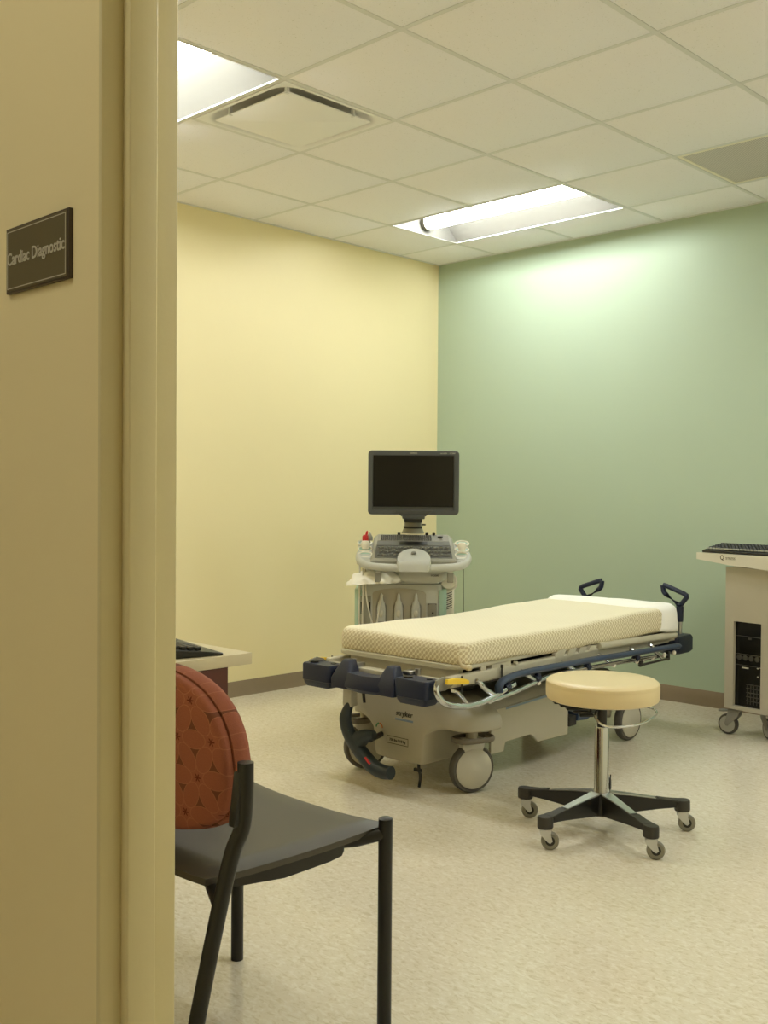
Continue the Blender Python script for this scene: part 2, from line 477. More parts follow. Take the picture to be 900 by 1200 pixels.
# plenum deck above, and the corridor's plain ceiling
struct(MB().box((RX/2, WI/2, H+.36), (RX+.2, -WI+.2, .1)).build('ceiling_deck', M['reveal'], ce, smooth=0))
struct(MB().box(((CX0+CX1)/2, (CY+WO)/2, H+.05), (CX1-CX0+.2, WO-CY, .1)).build('ceiling_corridor', M['tile'], ce, smooth=0))

# ------------------------------------------------------------------ recessed lights
def troffer(i, j, label):
    W, D = 2*T-.026, T-.026
    t = thing('recessed_ceiling_light', label, 'light', (OX+(i+1)*T, -OY-(j+.5)*T, H), 0, 'recessed fluorescent ceiling lights')
    # two curved reflectors either side of the lamp, closed by end plates
    prof = []
    for k in range(9):
        u = k/8; prof.append((-D/2+u*(D/2-.055), .004+.128*math.sin(u*PI/2)**.8))
    top = prof+[(-y, z) for y, z in prof[::-1]]
    outer = top+[(D/2, .135), (-D/2, .135)]
    hb = MB(); hb.loft([[Vector((x, y, z)) for y, z in top+[(D/2, .155), (-D/2, .155)]] for x in (-W/2+.002, W/2-.002)])
    hb.build('reflector', M['reflector'], t, smooth=50)
    eb = MB()
    for sx in (-1, 1):
        eb.prism([(-D/2, .002)]+[(y, z) for y, z in top]+[(D/2, .002)], sx*(W/2)-.003, sx*(W/2)+.003, axis='x')
    eb.split('end_plate', M['reflector'], t, smooth=0)
    fb = MB()
    for sy in (-1, 1): fb.box((0, sy*(D/2+.004), .0025), (W+.016, .012, .006))
    for sx in (-1, 1): fb.box((sx*(W/2+.004), 0, .003), (.012, D+.016, .006))
    fb.build('frame', M['bar'], t, smooth=0)
    lb = MB(); n = 20; R = .046; zc = .072
    sec = lambda x: [Vector((x, R*math.cos(2*PI*k/n), zc+R*math.sin(2*PI*k/n))) for k in range(n)]
    lb.loft([sec(-W/2+.03), sec(W/2-.03)]); lb.build('lamp_diffuser', M['lamp'], t)
    for sx in (-1, 1):
        MB().cyl((sx*(W/2-.03), 0, zc), (sx*(W/2-.004), 0, zc), R+.003, n=24).build('end_cap', M['panelgrey'], t)
    return t
troffer(0, 0, 'lit recessed ceiling light closest to the green wall, its tube fully visible')
troffer(0, 4, 'lit recessed ceiling light beside the square air vent, cut off by the door frame')
troffer(5, 0, 'recessed ceiling light over the wheeled computer cart side of the green wall, outside the picture')
troffer(5, 3, 'recessed ceiling light between the doorway and the cart side, outside the picture')
# corridor light
t = thing('corridor_ceiling_light', 'corridor ceiling light in front of the door sign wall, outside the picture', 'light', (3.31, -5.82, H))
MB().box((0, 0, -.012), (.30, 1.24, .024), .004).build('housing', M['white'], t)
MB().box((0, 0, -.0275), (.24, 1.16, .012), .004).build('lamp_diffuser', M['lamphall'], t)

# supply air diffuser with a hanging centre plate
vx, vy = OX+1.5*T, -OY-3.5*T
t = thing('ceiling_air_vent', 'white square ceiling air vent with a hanging centre plate and dark gap', 'vent', (vx, vy, H))
b = MB(); S = T-.027
o_ = [Vector((x, y, 0)) for x, y in rrect(S, S, .004, 6)]
def ringloft(spec):
    return [[Vector((x, y, z)) for x, y in rrect(s, s, r, 6)] for s, r, z in spec]
b.loft(ringloft([(S, .004, .010), (S, .004, .0), (.552, .085, -.001), (.535, .095, .006), (.515, .10, .022), (.49, .10, .034), (.42, .10, .040)]), caps=False)
b.build('frame', M['ventwhite'], t, smooth=40)
b = MB(); b.prism(rrect(.43, .43, .05, 5), .039, .046); b.build('duct_backing', M['ventgap'], t)
b = MB(); b.prism(rrect(.462, .462, .008, 4), -.008, -.003, bev=.0012)
b.build('centre_plate', M['ventwhite'], t)
b = MB()
for sx, sy in ((-1, -1), (1, -1), (-1, 1), (1, 1)): b.box((sx*.13, sy*.13, .0185), (.012, .012, .043))
b.box((-.13, -.228, .010), (.010, .016, .040)); b.box((.228, .13, .010), (.016, .010, .040)); b.box((.222, -.222, .010), (.014, .014, .040))
b.split('hanger', M['bar'], t)
# return air grille
b = MB(); gx, gy = OX+3.5*T, -OY-.5*T
t = thing('ceiling_return_grille', 'flat grey perforated air return grille in the ceiling grid', 'vent', (gx, gy, H))
MB().box((0, 0, .006), (S-.03, S-.03, .004)).build('perforated_panel', M['grille'], t, smooth=0)
b = MB()
for sx in (-1, 1): b.box((sx*(S/2-.008), 0, .006), (.017, S, .008)); b.box((0, sx*(S/2-.008), .0062), (S, .017, .008))
b.build('frame', M['white'], t, smooth=0)

# ------------------------------------------------------------------ door sign
t = thing('door_sign', 'brown wall sign with cream lettering reading Cardiac Diagnostic beside the door frame', 'sign', (3.3085, WO, 1.5290))
SW, SH = .193, .1005
MB().box((0, -.0035, 0), (SW, .007, SH), .001).build('backing', M['signedge'], t)
MB().box((0, -.0074, 0), (SW-.008, .0018, SH-.006), .0004).build('plate', M['signplate'], t, smooth=0)
b = MB(); w_, h_ = SW*.925, SH*.865; z = -.0084
for k in (-1, 1): b.box((0, z, k*h_/2), (w_+.0012, .0006, .0012)); b.box((k*w_/2, z, 0), (.0016, .0006, h_+.0012))
b.build('border_line', M['light'], t, smooth=0)
text('lettering', 'Cardiac Diagnostic', .0262, M['light'], t, facing((-.0015, -.0084, .0005), 0, -1), sx=.885, bold=.00035)

# ------------------------------------------------------------------ stretcher
BL = Vector((1.885, -1.62, 0)); BR = math.radians(2)
bed = thing('hospital_stretcher', 'beige wheeled hospital stretcher with navy bumpers and rails along the green wall corner', 'stretcher', BL, BR)

def cushion(x0, x1, y0, y1, zt, zb, r, rc, ztop=None, step=.02, undercut=True, wav=0, zbot=None):
    """rounded slab with a UV that runs over the top and down the sides"""
    bm = bmesh.new(); uvl = bm.loops.layers.uv.new('UVMap')
    w, l = x1-x0, y1-y0; cx, cy = (x0+x1)/2, (y0+y1)/2
    def axis(n_, L):
        cs = [L*(k/n_-.5) for k in range(n_+1)]
        for d in (.25, .5, .75): cs += [-L/2+r*d, L/2-r*d, -L/2+r*.1, L/2-r*.1]
        return sorted(set(round(v, 5) for v in cs))
    ax, ay = axis(max(4, int(w/.04)), w), axis(max(4, int(l/.04)), l)
    grid = {}; uvo = {}
    for i, a in enumerate(ax):
        for j, c_ in enumerate(ay):
            X, Y = a, c_
            hx, hy = w/2-rc, l/2-rc
            dx, dy = abs(X)-hx, abs(Y)-hy
            if dx > 0 and dy > 0:
                m_ = max(dx, dy); q = math.hypot(dx, dy); k = m_/q
                X = math.copysign(hx+dx*k, X); Y = math.copysign(hy+dy*k, Y); dd = rc-m_
            else: dd = min(w/2-abs(X), l/2-abs(Y))
            dd = max(0, dd)
            z = zt(cx+X, cy+Y) if callable(zt) else zt
            if dd < r: z -= r-math.sqrt(max(0, r*r-(r-dd)**2))
            v = bm.verts.new((cx+X, cy+Y, z)); grid[i, j] = v
            ext = r*math.asin(min(1, (r-dd)/r))-(r-dd) if dd < r else 0
            ux = abs(X)-w/2 > abs(Y)-l/2
            uvo[v] = (cx+X+(math.copysign(ext, X) if ux else 0), cy+Y+(0 if ux else math.copysign(ext, Y)))
    nx, ny = len(ax), len(ay)
    uvs = {}
    for (i, j), v in grid.items(): uvs[v] = uvo[v]
    for i in range(nx-1):
        for j in range(ny-1):
            bm.faces.new((grid[i, j], grid[i+1, j], grid[i+1, j+1], grid[i, j+1]))
    for f in bm.faces:
        for lp in f.loops: lp[uvl].uv = uvs[lp.vert]
    loop = [grid[i, 0] for i in range(nx)]+[grid[nx-1, j] for j in range(1, ny)]+[grid[i, ny-1] for i in range(nx-2, -1, -1)]+[grid[0, j] for j in range(ny-2, 0, -1)]
    n = len(loop); per = [0]
    for k in range(n): per.append(per[-1]+(loop[(k+1) % n].co-loop[k].co).length)
    prev = loop; pz = 0
    rows = [(0, .35), (0, .7), (-.004, .9), (-.016, 1.0)] if undercut else [(.002, .4), (.004, .75), (.004, 1.0)]
    for off, fr in rows:
        cur = []
        for k, v in enumerate(loop):
            x, y = v.co.x-cx, v.co.y-cy
            L_ = math.hypot(x/(w/2), y/(l/2)) or 1
            nrm = Vector((x if abs(x) > w/2-rc-.001 else 0, y if abs(y) > l/2-rc-.001 else 0, 0))
            if nrm.length: nrm.normalize()
            zb_ = zb(v.co.x, v.co.y) if callable(zb) else zb
            wv = wav*math.sin(per[k]*23)*fr+wav*.6*math.sin(per[k]*51+1)*fr
            cur.append(bm.verts.new((v.co.x+nrm.x*(off+wv), v.co.y+nrm.y*(off+wv), v.co.z+(zb_-v.co.z)*fr)))
        for k in range(n):
            a, b_, c_, d_ = prev[k], prev[(k+1) % n], cur[(k+1) % n], cur[k]
            f = bm.faces.new((a, b_, c_, d_))
            us = (per[k], per[k+1], per[k+1], per[k])
            for lp, u, vv in zip(f.loops, us, (a, b_, c_, d_)):
                drop = loop[k].co.z-vv.co.z if vv in (a, d_) else loop[(k+1) % n].co.z-vv.co.z
                lp[uvl].uv = (u, -drop)
        prev = cur
    if undercut:
        f = bm.faces.new(prev)
        for lp in f.loops: lp[uvl].uv = (lp.vert.co.x, lp.vert.co.y)
    mb = MB(); mb.bm.free(); mb.bm = bm
    return mb
def mat_top(x, y):
    return .612-.006*math.exp(-((y+.15)/.3)**2)+.012*max(0, min(1, (y-.0)/.5))-.004*max(0, (y-.6)/.4)+.002*math.sin(9*x+4*y)+.0015*math.sin(17*y-5*x)
def mat_bot(x, y):
    return .523-.020*max(0, min(1, (y+.75)/.7))+.003*math.sin(11*y)
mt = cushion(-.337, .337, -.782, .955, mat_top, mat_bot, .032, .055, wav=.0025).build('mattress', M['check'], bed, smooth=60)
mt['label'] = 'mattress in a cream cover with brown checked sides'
b = MB(); b.tube(curve([(.318, -.788, .56), (.325, -.79, .54), (.331, -.785, .526), (.338, -.765, .517)], 5), [.006]*10+[.008]*6, 8)
b.lathe([(.0005, -.012), (.011, -.009), (.014, 0), (.011, .009), (.0005, .012)], 12, Matrix.Translation((.340, -.752, .514)))
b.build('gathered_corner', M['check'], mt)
# white sheet over the head end
def sh_top(x, y): return mat_top(x, y)+.008+.012*math.exp(-((y-.83)/.09)**2)*(1-(x/.36)**2)+.004*math.sin(14*x+3)*math.sin(20*y)
def sh_bot(x, y): return .497+.010*max(0, (.98-y)/.25)+.004*math.sin(15*y+9*x)
sh = cushion(-.346, .346, .735, 1.0, sh_top, sh_bot, .045, .10, undercut=False, wav=.004).build('folded_bed_sheet', M['sheet'], None, smooth=60)
sh.location = BL; sh.rotation_euler.z = BR
tag(sh, 'white cotton sheet draped over the head end of the checked mattress', 'sheet')
sd = sh.modifiers.new('thick', 'SOLIDIFY'); sd.thickness = .003; sd.offset = 1

# litter: deck plate with a rounded foot edge, side rails, cross members
b = MB()
pl = []
for k in range(7): a = math.radians(180+90*k/6); pl.append((-.265+.065*math.cos(a), -.735+.065*math.sin(a)))
for k in range(7): a = math.radians(270+90*k/6); pl.append((.262+.065*math.cos(a), -.735+.065*math.sin(a)))
pl += [(.327, -.15), (-.33, -.15)]
b.prism(pl, .505, .522, bev=.005, seg=2); b.build('foot_deck', M['deck'], bed)
MB().box((0, -.735, .472), (.58, .03, .064), .006).build('foot_panel', M['deck'], bed)
b = MB()
def sidepanel(x0, x1):
    # fowler side plate with slanted notches along its upper edge
    out = [(-.15, .500), (-.12, .512)]
    for k in range(6):
        y = -.08+k*.085
        out += [(y, .512-.003*k), (y+.018, .512-.003*k), (y-.004, .484), (y+.026, .484), (y+.046, .512-.003*k)]
    out += [(.46, .494), (.62, .492), (.93, .497), (.93, .452), (-.15, .462)]
    return out
for sx in (-1, 1):
    b.prism(sidepanel(0, 0), *sorted((sx*.318, sx*.335)), axis='x')
b.split('backrest_side_plate', M['deck'], bed, smooth=0)
MB().box((0, .41, .492), (.60, 1.02, .018), .004).build('backrest_deck', M['dark'], bed)
b = MB()
for sx in (-1, 1):
    b.box((sx*.318, .015, .468), (.034, 1.73, .044), .008, 3)
for y in (-.86, -.42, .1, .6, .88): b.box((0, y, .462), (.62, .05, .032), .004)
b.build('litter_frame', M['deck'], bed)
b = MB()
for sx in (-1, 1): b.tube([(sx*.334, .2, .497), (sx*.334, .93, .478)], .017, 14)
b.split('litter_tube', M['deck'], bed)
b = MB()
for sx in (-1, 1):
    b.box((sx*.30, -.52, .498), (.05, .13, .026), .003); b.box((sx*.322, -.64, .498), (.012, .035, .022), .003)
    b.cyl((sx*.33, -.44, .497), (sx*.343, -.44, .497), .007, n=12)
b.split('hinge_block', M['deck'], bed)
# deep underframe between litter and base
b = MB(); b.box((0, 0, .425), (.44, 1.40, .04), .006)
for y in (-.4, .42): b.cyl((0, y, .28), (0, y, .41), .075, n=28); b.cyl((0, y, .28), (0, y, .33), .10, n=28)
b.build('lift_mechanism', M['dark'], bed)

# foot end: two corner bumpers joined by a moulded push bar
def bumper(sx):
    x0 = -.281 if sx < 0 else .226
    b = MB()
    b.loft([[Vector((x0+px, -.915+py, z)) for px, py in rrect(w_, d_, r_, 3)] for w_, d_, r_, z in
            ((.126, .070, .010, .386), (.146, .085, .012, .400), (.150, .088, .012, .411), (.160, .094, .014, .413), (.160, .094, .014, .474), (.154, .088, .014, .480))])
    o = b.build('corner_bumper', M['navy'], bed, smooth=40)
    b = MB(); b.cyl((x0-.04, -.925, .476), (x0-.04, -.925, .486), .018, n=20); b.cyl((x0+.045, -.90, .476), (x0+.045, -.90, .483), .012, n=18)
    b.split('socket_cap', M['black'], o)
for sx in (-1, 1): bumper(sx)
b = MB()
def barsec(x, yf, z0, z1, d):
    return [Vector((x, yf+d, z0)), Vector((x, yf+.012, z0)), Vector((x, yf, z0+.012)), Vector((x, yf, (z0+z1)/2)), Vector((x, yf+.014, z1)), Vector((x, yf+d, z1))]
b.loft([barsec(-.20, -.935, .420, .462, .06), barsec(-.16, -.955, .412, .466, .06), barsec(-.09, -.975, .402, .468, .07), barsec(-.015, -.984, .400, .466, .08), barsec(.07, -.975, .402, .468, .07), barsec(.13, -.955, .412, .462, .06), barsec(.17, -.935, .42, .462, .06)])
b.build('push_bar', M['navy'], bed, smooth=40)
for sx in (-1, 1):
    b = MB(); xc = -.134 if sx < 0 else .102
    b.loft([[Vector((xc+px, y_+py, z)) for px, py in rrect(w_, d_, .010, 3)] for w_, d_, y_, z in ((.098, .075, -.932, .404), (.100, .080, -.932, .44), (.080, .066, -.925, .468), (.048, .044, -.914, .506), (.042, .038, -.912, .512))])
    b.build('bar_bracket', M['navy'], bed, smooth=50)
b = MB()
for sx in (-1, 1): b.box((sx*.17, -.90, .448), (.05, .07, .04), .006); b.box((sx*.14, -.86, .487), (.04, .05, .014), .003); b.cyl((sx*.17, -.85, .48), (sx*.17, -.85, .503), .012, n=14)
b.split('socket_fitting', M['steel'], bed)

# head end: bumpers and folding push handles
for sx in (-1, 1):
    b = MB(); b.loft([[Vector((sx*.275+px, 1.055+py, z)) for px, py in rrect(w_, d_, .02, 4)] for w_, d_, z in ((.10, .15, .372), (.12, .18, .385), (.12, .18, .45), (.105, .165, .462))])
    b.build('head_bumper', M['navy'], bed, smooth=40)
    hx = sx*.277
    MB().cyl((hx, 1.10, .45), (hx, 1.10, .55), .012, n=18).build('handle_post', M['steel'], bed)
    b = MB()
    b.tube([(hx, 1.10, .525), (hx, 1.10, .56), (hx, 1.10, .604)], [.017, .018, .019], 14)
    B0, C0, D0 = Vector((hx, 1.10, .606)), Vector((sx*.322, 1.10, .662)), Vector((sx*.178, 1.10, .712)),
    E0 = Vector((sx*.186, 1.10, .668))
    tri = []
    P = [B0, C0, D0, E0]
    for k in range(4):
        p0, p1, p2 = P[k-1], P[k], P[(k+1) % 4]
        d0, d1 = (p0-p1), (p2-p1); q = .16 if k != 0 else .12
        tri += [p1+d0*q, p1+(d0+d1)*q*.30, p1+d1*q]
    b.tube(tri, .0140, 12, loop=True, flat=.0125)
    b.build('push_handle', M['navy'], bed)
MB().box((0, 1.05, .415), (.46, .07, .045), .012, 3).build('head_cross_bar', M['navy'], bed)

# folded side rails
for sx in (-1, 1):
    X = sx*.372
    pts = [(sx*.328, -.925, .474), (sx*.334, -.938, .452), (sx*.345, -.93, .422), (sx*.360, -.895, .396), (X, -.82, .382), (X, -.76, .379), (X, -.70, .382), (X, -.62, .396), (X, -.545, .414), (X, -.50, .424)]
    b = MB(); b.tube(curve(pts, 6), .0115, 14)
    b.tube(curve([(X, -.66, .378), (X, -.50, .392), (X, -.42, .402), (X, -.30, .418), (X, -.2, .424), (X, .2, .418), (X, .66, .405)], 5), .0095, 14)
    b.build('rail_tube', M['chrome'], bed)
    b = MB()
    b.tube(curve([(X, -.600, .405), (X, -.60, .428), (X, -.575, .446), (X, -.52, .455), (X, -.439, .460), (X, -.192, .459), (X, .149, .452), (X, .533, .441), (X, .86, .432), (X, .90, .428)], 5), .013, 14, flat=.018)
    b.build('rail_grip', M['navyrail'], bed)
    for y, z in ((-.545, .417), (-.335, .425), (.05, .425), (.48, .415)):
        b = MB(); b.cyl((X-sx*.004, y-.012, z-.004), (X-sx*.004, y+.012, z+.004), .0175, n=16)
        b.box((X, y, z+.016), (.02, .02, .03), .004)
        b.build('rail_collar', M['navy'], bed)
    b = MB()
    for y0, dz in ((-.66, 0), (-.36, .012), (-.06, .016), (.24, .010), (.52, 0), (.70, -.006)):
        b.tube(curve([(sx*.325, y0-.04, .462), (sx*.352, y0-.035, .45), (sx*.362, y0-.015, .425+dz), (X, y0+.03, .398+dz)], 5), .0095, 10)
    b.tube(curve([(sx*.33, -.845, .44), (sx*.35, -.83, .43), (X, -.795, .385)], 4), .007, 8)
    b.split('rail_arm', M['chrome'], bed)
    b = MB()
    for y in (-.36, -.06, .24, .45, .60, .72, .82): b.lathe([(.0005, -.004), (.010, -.003), (.012, .002), (.008, .008), (.0005, .010)], 14, Matrix.Translation((X, y+.03, .408 if y < .4 else .402)) @ Matrix.Rotation(sx*PI/2, 4, 'Y'))
    b.split('pivot_cap', M['white'], bed)
    b = MB(); b.box((X-sx*.004, .66, .378), (.012, .30, .010), .003); b.box((X-sx*.004, .66, .398), (.012, .28, .008), .003)
    for y in (.53, .80): b.box((X-sx*.006, y, .392), (.014, .024, .045), .004)
    b.split('rail_latch_bar', M['dark'], bed)
    b = MB(); b.prism([(-.945, .448), (-.94, .490), (-.90, .498), (-.862, .488), (-.84, .462), (-.89, .446)], *sorted((sx*.330, sx*.340)), axis='x', bev=.002)
    b.build('latch_plate', M['panelgrey'], bed)
    b = MB(); b.loft([[Vector((sx*.355+a, y, z+c_)) for a, c_ in ((-.006, -h_), (.006, -h_), (.007, h_), (-.005, h_))] for y, z, h_ in ((-.905, .482, .009), (-.855, .478, .011), (-.80, .471, .010), (-.775, .466, .005))])
    b.build('release_lever', M['yellowp'], bed)
    b = MB()
    for y in (-.80, -.545): b.cyl((sx*.345, y, .49), (sx*.345, y, .40), .004, n=8)
    b.cyl((sx*.345, -.545, .49), (sx*.345, -.545, .503), .006, n=8)
    b.split('strap_pin', M['dark'], bed)

# base shroud: bull-nosed hood with a fender over each wheel, one at either end
def hood(sy, name, kz=1, dy=0):
    S_ = [(-.772, .112, .122, .122, .225, .185, .295, .318, .165, .338),
          (-.768, .124, .108, .132, .225, .215, .278, .328, .185, .360),
          (-.755, .128, .103, .140, .235, .255, .262, .328, .195, .372),
          (-.715, .130, .102, .150, .250, .300, .248, .320, .205, .378),
          (-.64, .130, .102, .150, .258, .330, .243, .310, .205, .374),
          (-.56, .132, .102, .152, .258, .338, .241, .304, .205, .366),
          (-.525, .150, .102, .165, .25, .336, .241, .301, .205, .362),
          (-.512, .20, .102, .21, .24, .325, .243, .300, .205, .360),
          (-.49, .24, .102, .25, .20, .262, .24, .300, .20, .352)]
    secs = []
    for y, bb, zb, a, za, f, zf, zu, t_, zt in S_:
        half = [(bb*.5, zb-.002), (bb-.012, zb), (bb, zb+.004), ((bb+a)/2, (zb+za)/2-.01), (a, za-.006), (a+.012, za+.004), ((a+f)/2, (za+zf)/2+.008), (f-.012, zf+.001), (f, zf+.004), (f+.001, (zf+zu)/2), (f-.006, zu), ((f+t_)/2, (zu+zt)/2+.008), (t_, zt), (t_*.5, zt+.008)]
        full = [(0, zb-.005)]+half+[(0, zt+.012)]+[(-x, z) for x, z in half[::-1]]
        secs.append([Vector((x, sy*(y-(dy if y < -.50 else 0)), z if z < .24 else .24+(z-.24)*kz)) for x, z in full])
    b = MB(); b.loft(secs)
    return b.build(name, M['beige'], bed, smooth=60, sub=2)
hf = hood(1, 'front_shroud'); hood(-1, 'rear_shroud', .30, .05)
# side skirts and the sloping cover between them
for sx in (-1, 1):
    b = MB()
    b.prism([(-.50, .124), (-.411, .123), (-.408, .150), (-.400, .163), (-.225, .163), (-.208, .158), (-.164, .119), (.071, .113), (.071, .318), (-.50, .30)], *sorted((sx*.250, sx*.262)), axis='x', bev=.002)
    b.build('side_skirt', M['beige'], bed, smooth=20)
    b = MB(); b.prism([(-.40, .292), (.06, .306), (.06, .3155), (-.40, .3000)], *sorted((sx*.2625, sx*.2632)), axis='x'); b.build('blue_stripe', M['blue'], bed, smooth=0)
b = MB(); b.prism([(-.262, .30), (-.2, .345), (.2, .345), (.262, .30), (.255, .215), (-.255, .215)], -.52, .52, axis='y', bev=.006)
b.build('base_cover', M['beige'], bed, smooth=20)
b = MB(); b.box((0, -.2, .19), (.34, .5, .05)); b.box((0, .42, .195), (.36, .24, .045), .006); b.box((.1, .05, .16), (.14, .12, .08), .01); b.box((-.1, -.3, .145), (.10, .2, .05), .01)
b.build('underbody', M['dark'], bed)
b = MB(); b.loft([[Vector((x, y, z)) for y, z in ((.13, .165), (.21, .158), (.25, .17), (.24, .195), (.14, .2))] for x in (.20, .275)]); b.build('side_pedal', M['navyrail'], bed)
b = MB(); b.box((.24, .11, .165), (.05, .06, .045), .006); b.box((.24, .30, .19), (.04, .05, .04), .006); b.split('pedal_bracket', M['dark'], bed)

# wheels
def wheel(x, y, turn, sx):
    o = bpy.data.objects.new('caster_wheel', None); COL.objects.link(o); o.parent = bed; o.location = (x, y, 0); o.rotation_euler.z = math.radians(turn)
    R = .096; c_ = Matrix.Translation((0, 0, R)) @ Matrix.Rotation(PI/2, 4, 'Y')
    MB().lathe([(.078, -.019), (.090, -.019), (.0955, -.011), (R, 0), (.0955, .011), (.090, .019), (.078, .019)], 48, c_).build('tyre', M['tyre'], o)
    b = MB()
    for s in (-1, 1):
        pr = [(.0790, .010), (.0790, .0215), (.074, .0245), (.0005, .027), (.0005, .010)]
        b.lathe([(r, s*z) for r, z in pr], 48, c_)
    b.build('wheel_cover', M['cover'], o)
    b = MB(); b.prism([(-.028, .10), (.028, .10), (.05, .185), (.045, .215), (-.045, .215), (-.05, .185)], -.020, .020, axis='x', bev=.006); b.cyl((0, 0, .20), (0, 0, .26), .024, n=20)
    b.build('caster_fork', M['cover'], o)
    # looped brake pedal above the wheel
    b = MB(); el = rrect(.095, .17, .047, 8)
    b.tube([(px+sx*.012, py, .214) for px, py in el], .006, 10, loop=True, flat=.0105, up=(0, 0, 1))
    b.build('brake_loop', M['ring'], o)
    b = MB(); b.prism([(px*.78-.004*sx, py*.55-.03) for px, py in el], .200, .213, bev=.003); b.build('loop_plate', M['ring'], o)
    return o
for x, y, tn, sx in ((.262, -.628, -22, 1), (-.285, -.655, -28, -1), (.268, .590, -3, 1), (-.285, .60, 8, -1)): wheel(x, y, tn, sx)

# brake and steer pedal at the foot end
b = MB()
b.tube(curve([(-.212, -.86, .315), (-.220, -.872, .285), (-.218, -.882, .245), (-.185, -.889, .195), (-.135, -.892, .150), (-.085, -.892, .112), (-.045, -.892, .090), (-.002, -.892, .082), (.040, -.892, .085)], 5),
       [.016+.009*min(1, k/8) if k < 12 else .026+.004*math.sin((k-12)/28*PI) for k in range(41)], 16)
b.tube(curve([(-.135, -.887, .185), (-.10, -.886, .205), (-.06, -.88, .214)], 5), [.036-.0018*k for k in range(11)], 14)
pd = b.build('steer_pedal', M['teal'], bed, loc=(.034, 0, .006))
b = MB(); b.cyl((-.045, -.885, .200), (-.098, -.745, .196), .0115, n=16)
b.build('pedal_axle', M['black'], bed)
b = MB(); b.tube([(-.078, -.9135, .128), (-.064, -.9145, .116), (-.050, -.9145, .106)], .0045, 8, flat=.007); b.build('red_marker', M['red'], pd)
b = MB(); b.tube([(-.180, -.9030, .216), (-.172, -.904, .205)], .004, 8); b.build('green_marker', M['greenp'], pd)
b = MB(); b.prism([(-.210, .31), (-.162, .31), (-.162, .415), (-.206, .415)], -.875, -.835, axis='y', bev=.004); b.build('pedal_post', M['cover'], bed)
b = MB(); b.tube(curve([(-.20, -.76, .42), (-.192, -.765, .35), (-.185, -.765, .31)], 4), .010, 10); b.tube(curve([(-.268, -.76, .42), (-.268, -.765, .33), (-.255, -.765, .30)], 4), .008, 10); b.split('hose', M['black'], bed)
b = MB(); b.tube(curve([(.088, -.74, .125), (.086, -.74, .085), (.090, -.735, .05), (.084, -.735, .006)], 4), .006, 8); b.box((.08, -.74, .075), (.035, .01, .012)); b.build('grounding_chain', M['dark'], bed)
b = MB(); b.box((-.02, -.75, .118), (.035, .02, .010)); b.split('jack_pad', M['black'], bed)
# prints on the hood
yy = -.8435
def onhood(x, z, y=-.7715): return facing((x, y, z), 0, -1)
text('maker_lettering', 'stryker', .031, M['ink'], bed, onhood(.034, .296, -.7716), sx=.98, shear=.12, extrude=.002)
MB().box((.034, -.7700, .271), (.095, .004, .009), .001).build('logo_stripe', M['blue'], bed)
MB().box((.012, -.7700, .236), (.125, .003, .004), .001).build('moulded_line', M['recess'], bed)
b = MB(); cx_, cz_ = -.001, .183
for k in (-1, 1): b.box((cx_, -.7700, cz_+k*.0145), (.112, .004, .0022)); b.box((cx_+k*.056, -.7700, cz_), (.0022, .004, .031))
b.build('load_label_border', M['ink'], bed, smooth=0)
text('load_lettering', '700 lbs./318 kg', .0145, M['ink'], bed, onhood(cx_, cz_, -.7712), sx=.98, extrude=.002)
for a0, a1, m_ in ((95, 178, 'greenp'), (2, 85, 'orangep')):
    b = MB(); b.tube([(-.100+.017*math.cos(math.radians(a0+(a1-a0)*k/8)), -.7705, .222+.017*math.sin(math.radians(a0+(a1-a0)*k/8))) for k in range(9)], .003, 8)
    b.build('pedal_symbol', M[m_], bed)

# ------------------------------------------------------------------ cream stool
SXY = Vector((2.795, -2.290, 0)); st = thing('rolling_stool', 'round cream vinyl stool on a chrome column and five black legs with casters', 'stool', SXY)
b = MB()
b.lathe([(.0005, .463), (.12, .463), (.182, .4635), (.191, .468), (.1945, .478), (.1950, .512), (.1940, .5155), (.1950, .5185), (.1925, .527), (.184, .5335), (.15, .5365), (.07, .538), (.0005, .538)], 64)
b.build('seat', M['vinylseat'], st)
b = MB(); b.cyl((0, 0, .36), (0, 0, .463), .0165, n=24); b.lathe([(.0005, .452), (.075, .452), (.085, .463), (.0005, .463)], 32)
b.box((-.045, -.02, .45), (.10, .05, .022), .006); b.build('gas_lift', M['black'], st)
b = MB(); b.lathe([(.0005, .135), (.0285, .135), (.0285, .145), (.0255, .155), (.0250, .366), (.0235, .370), (.0005, .370)], 40); b.build('column', M['chrome'], st)
a5 = [-168.3+72*k for k in range(5)]
b = MB(); b.lathe([(.0005, .062), (.036, .062), (.044, .068), (.046, .125), (.040, .140), (.0005, .142)], 40); b.build('hub', M['black'], st)
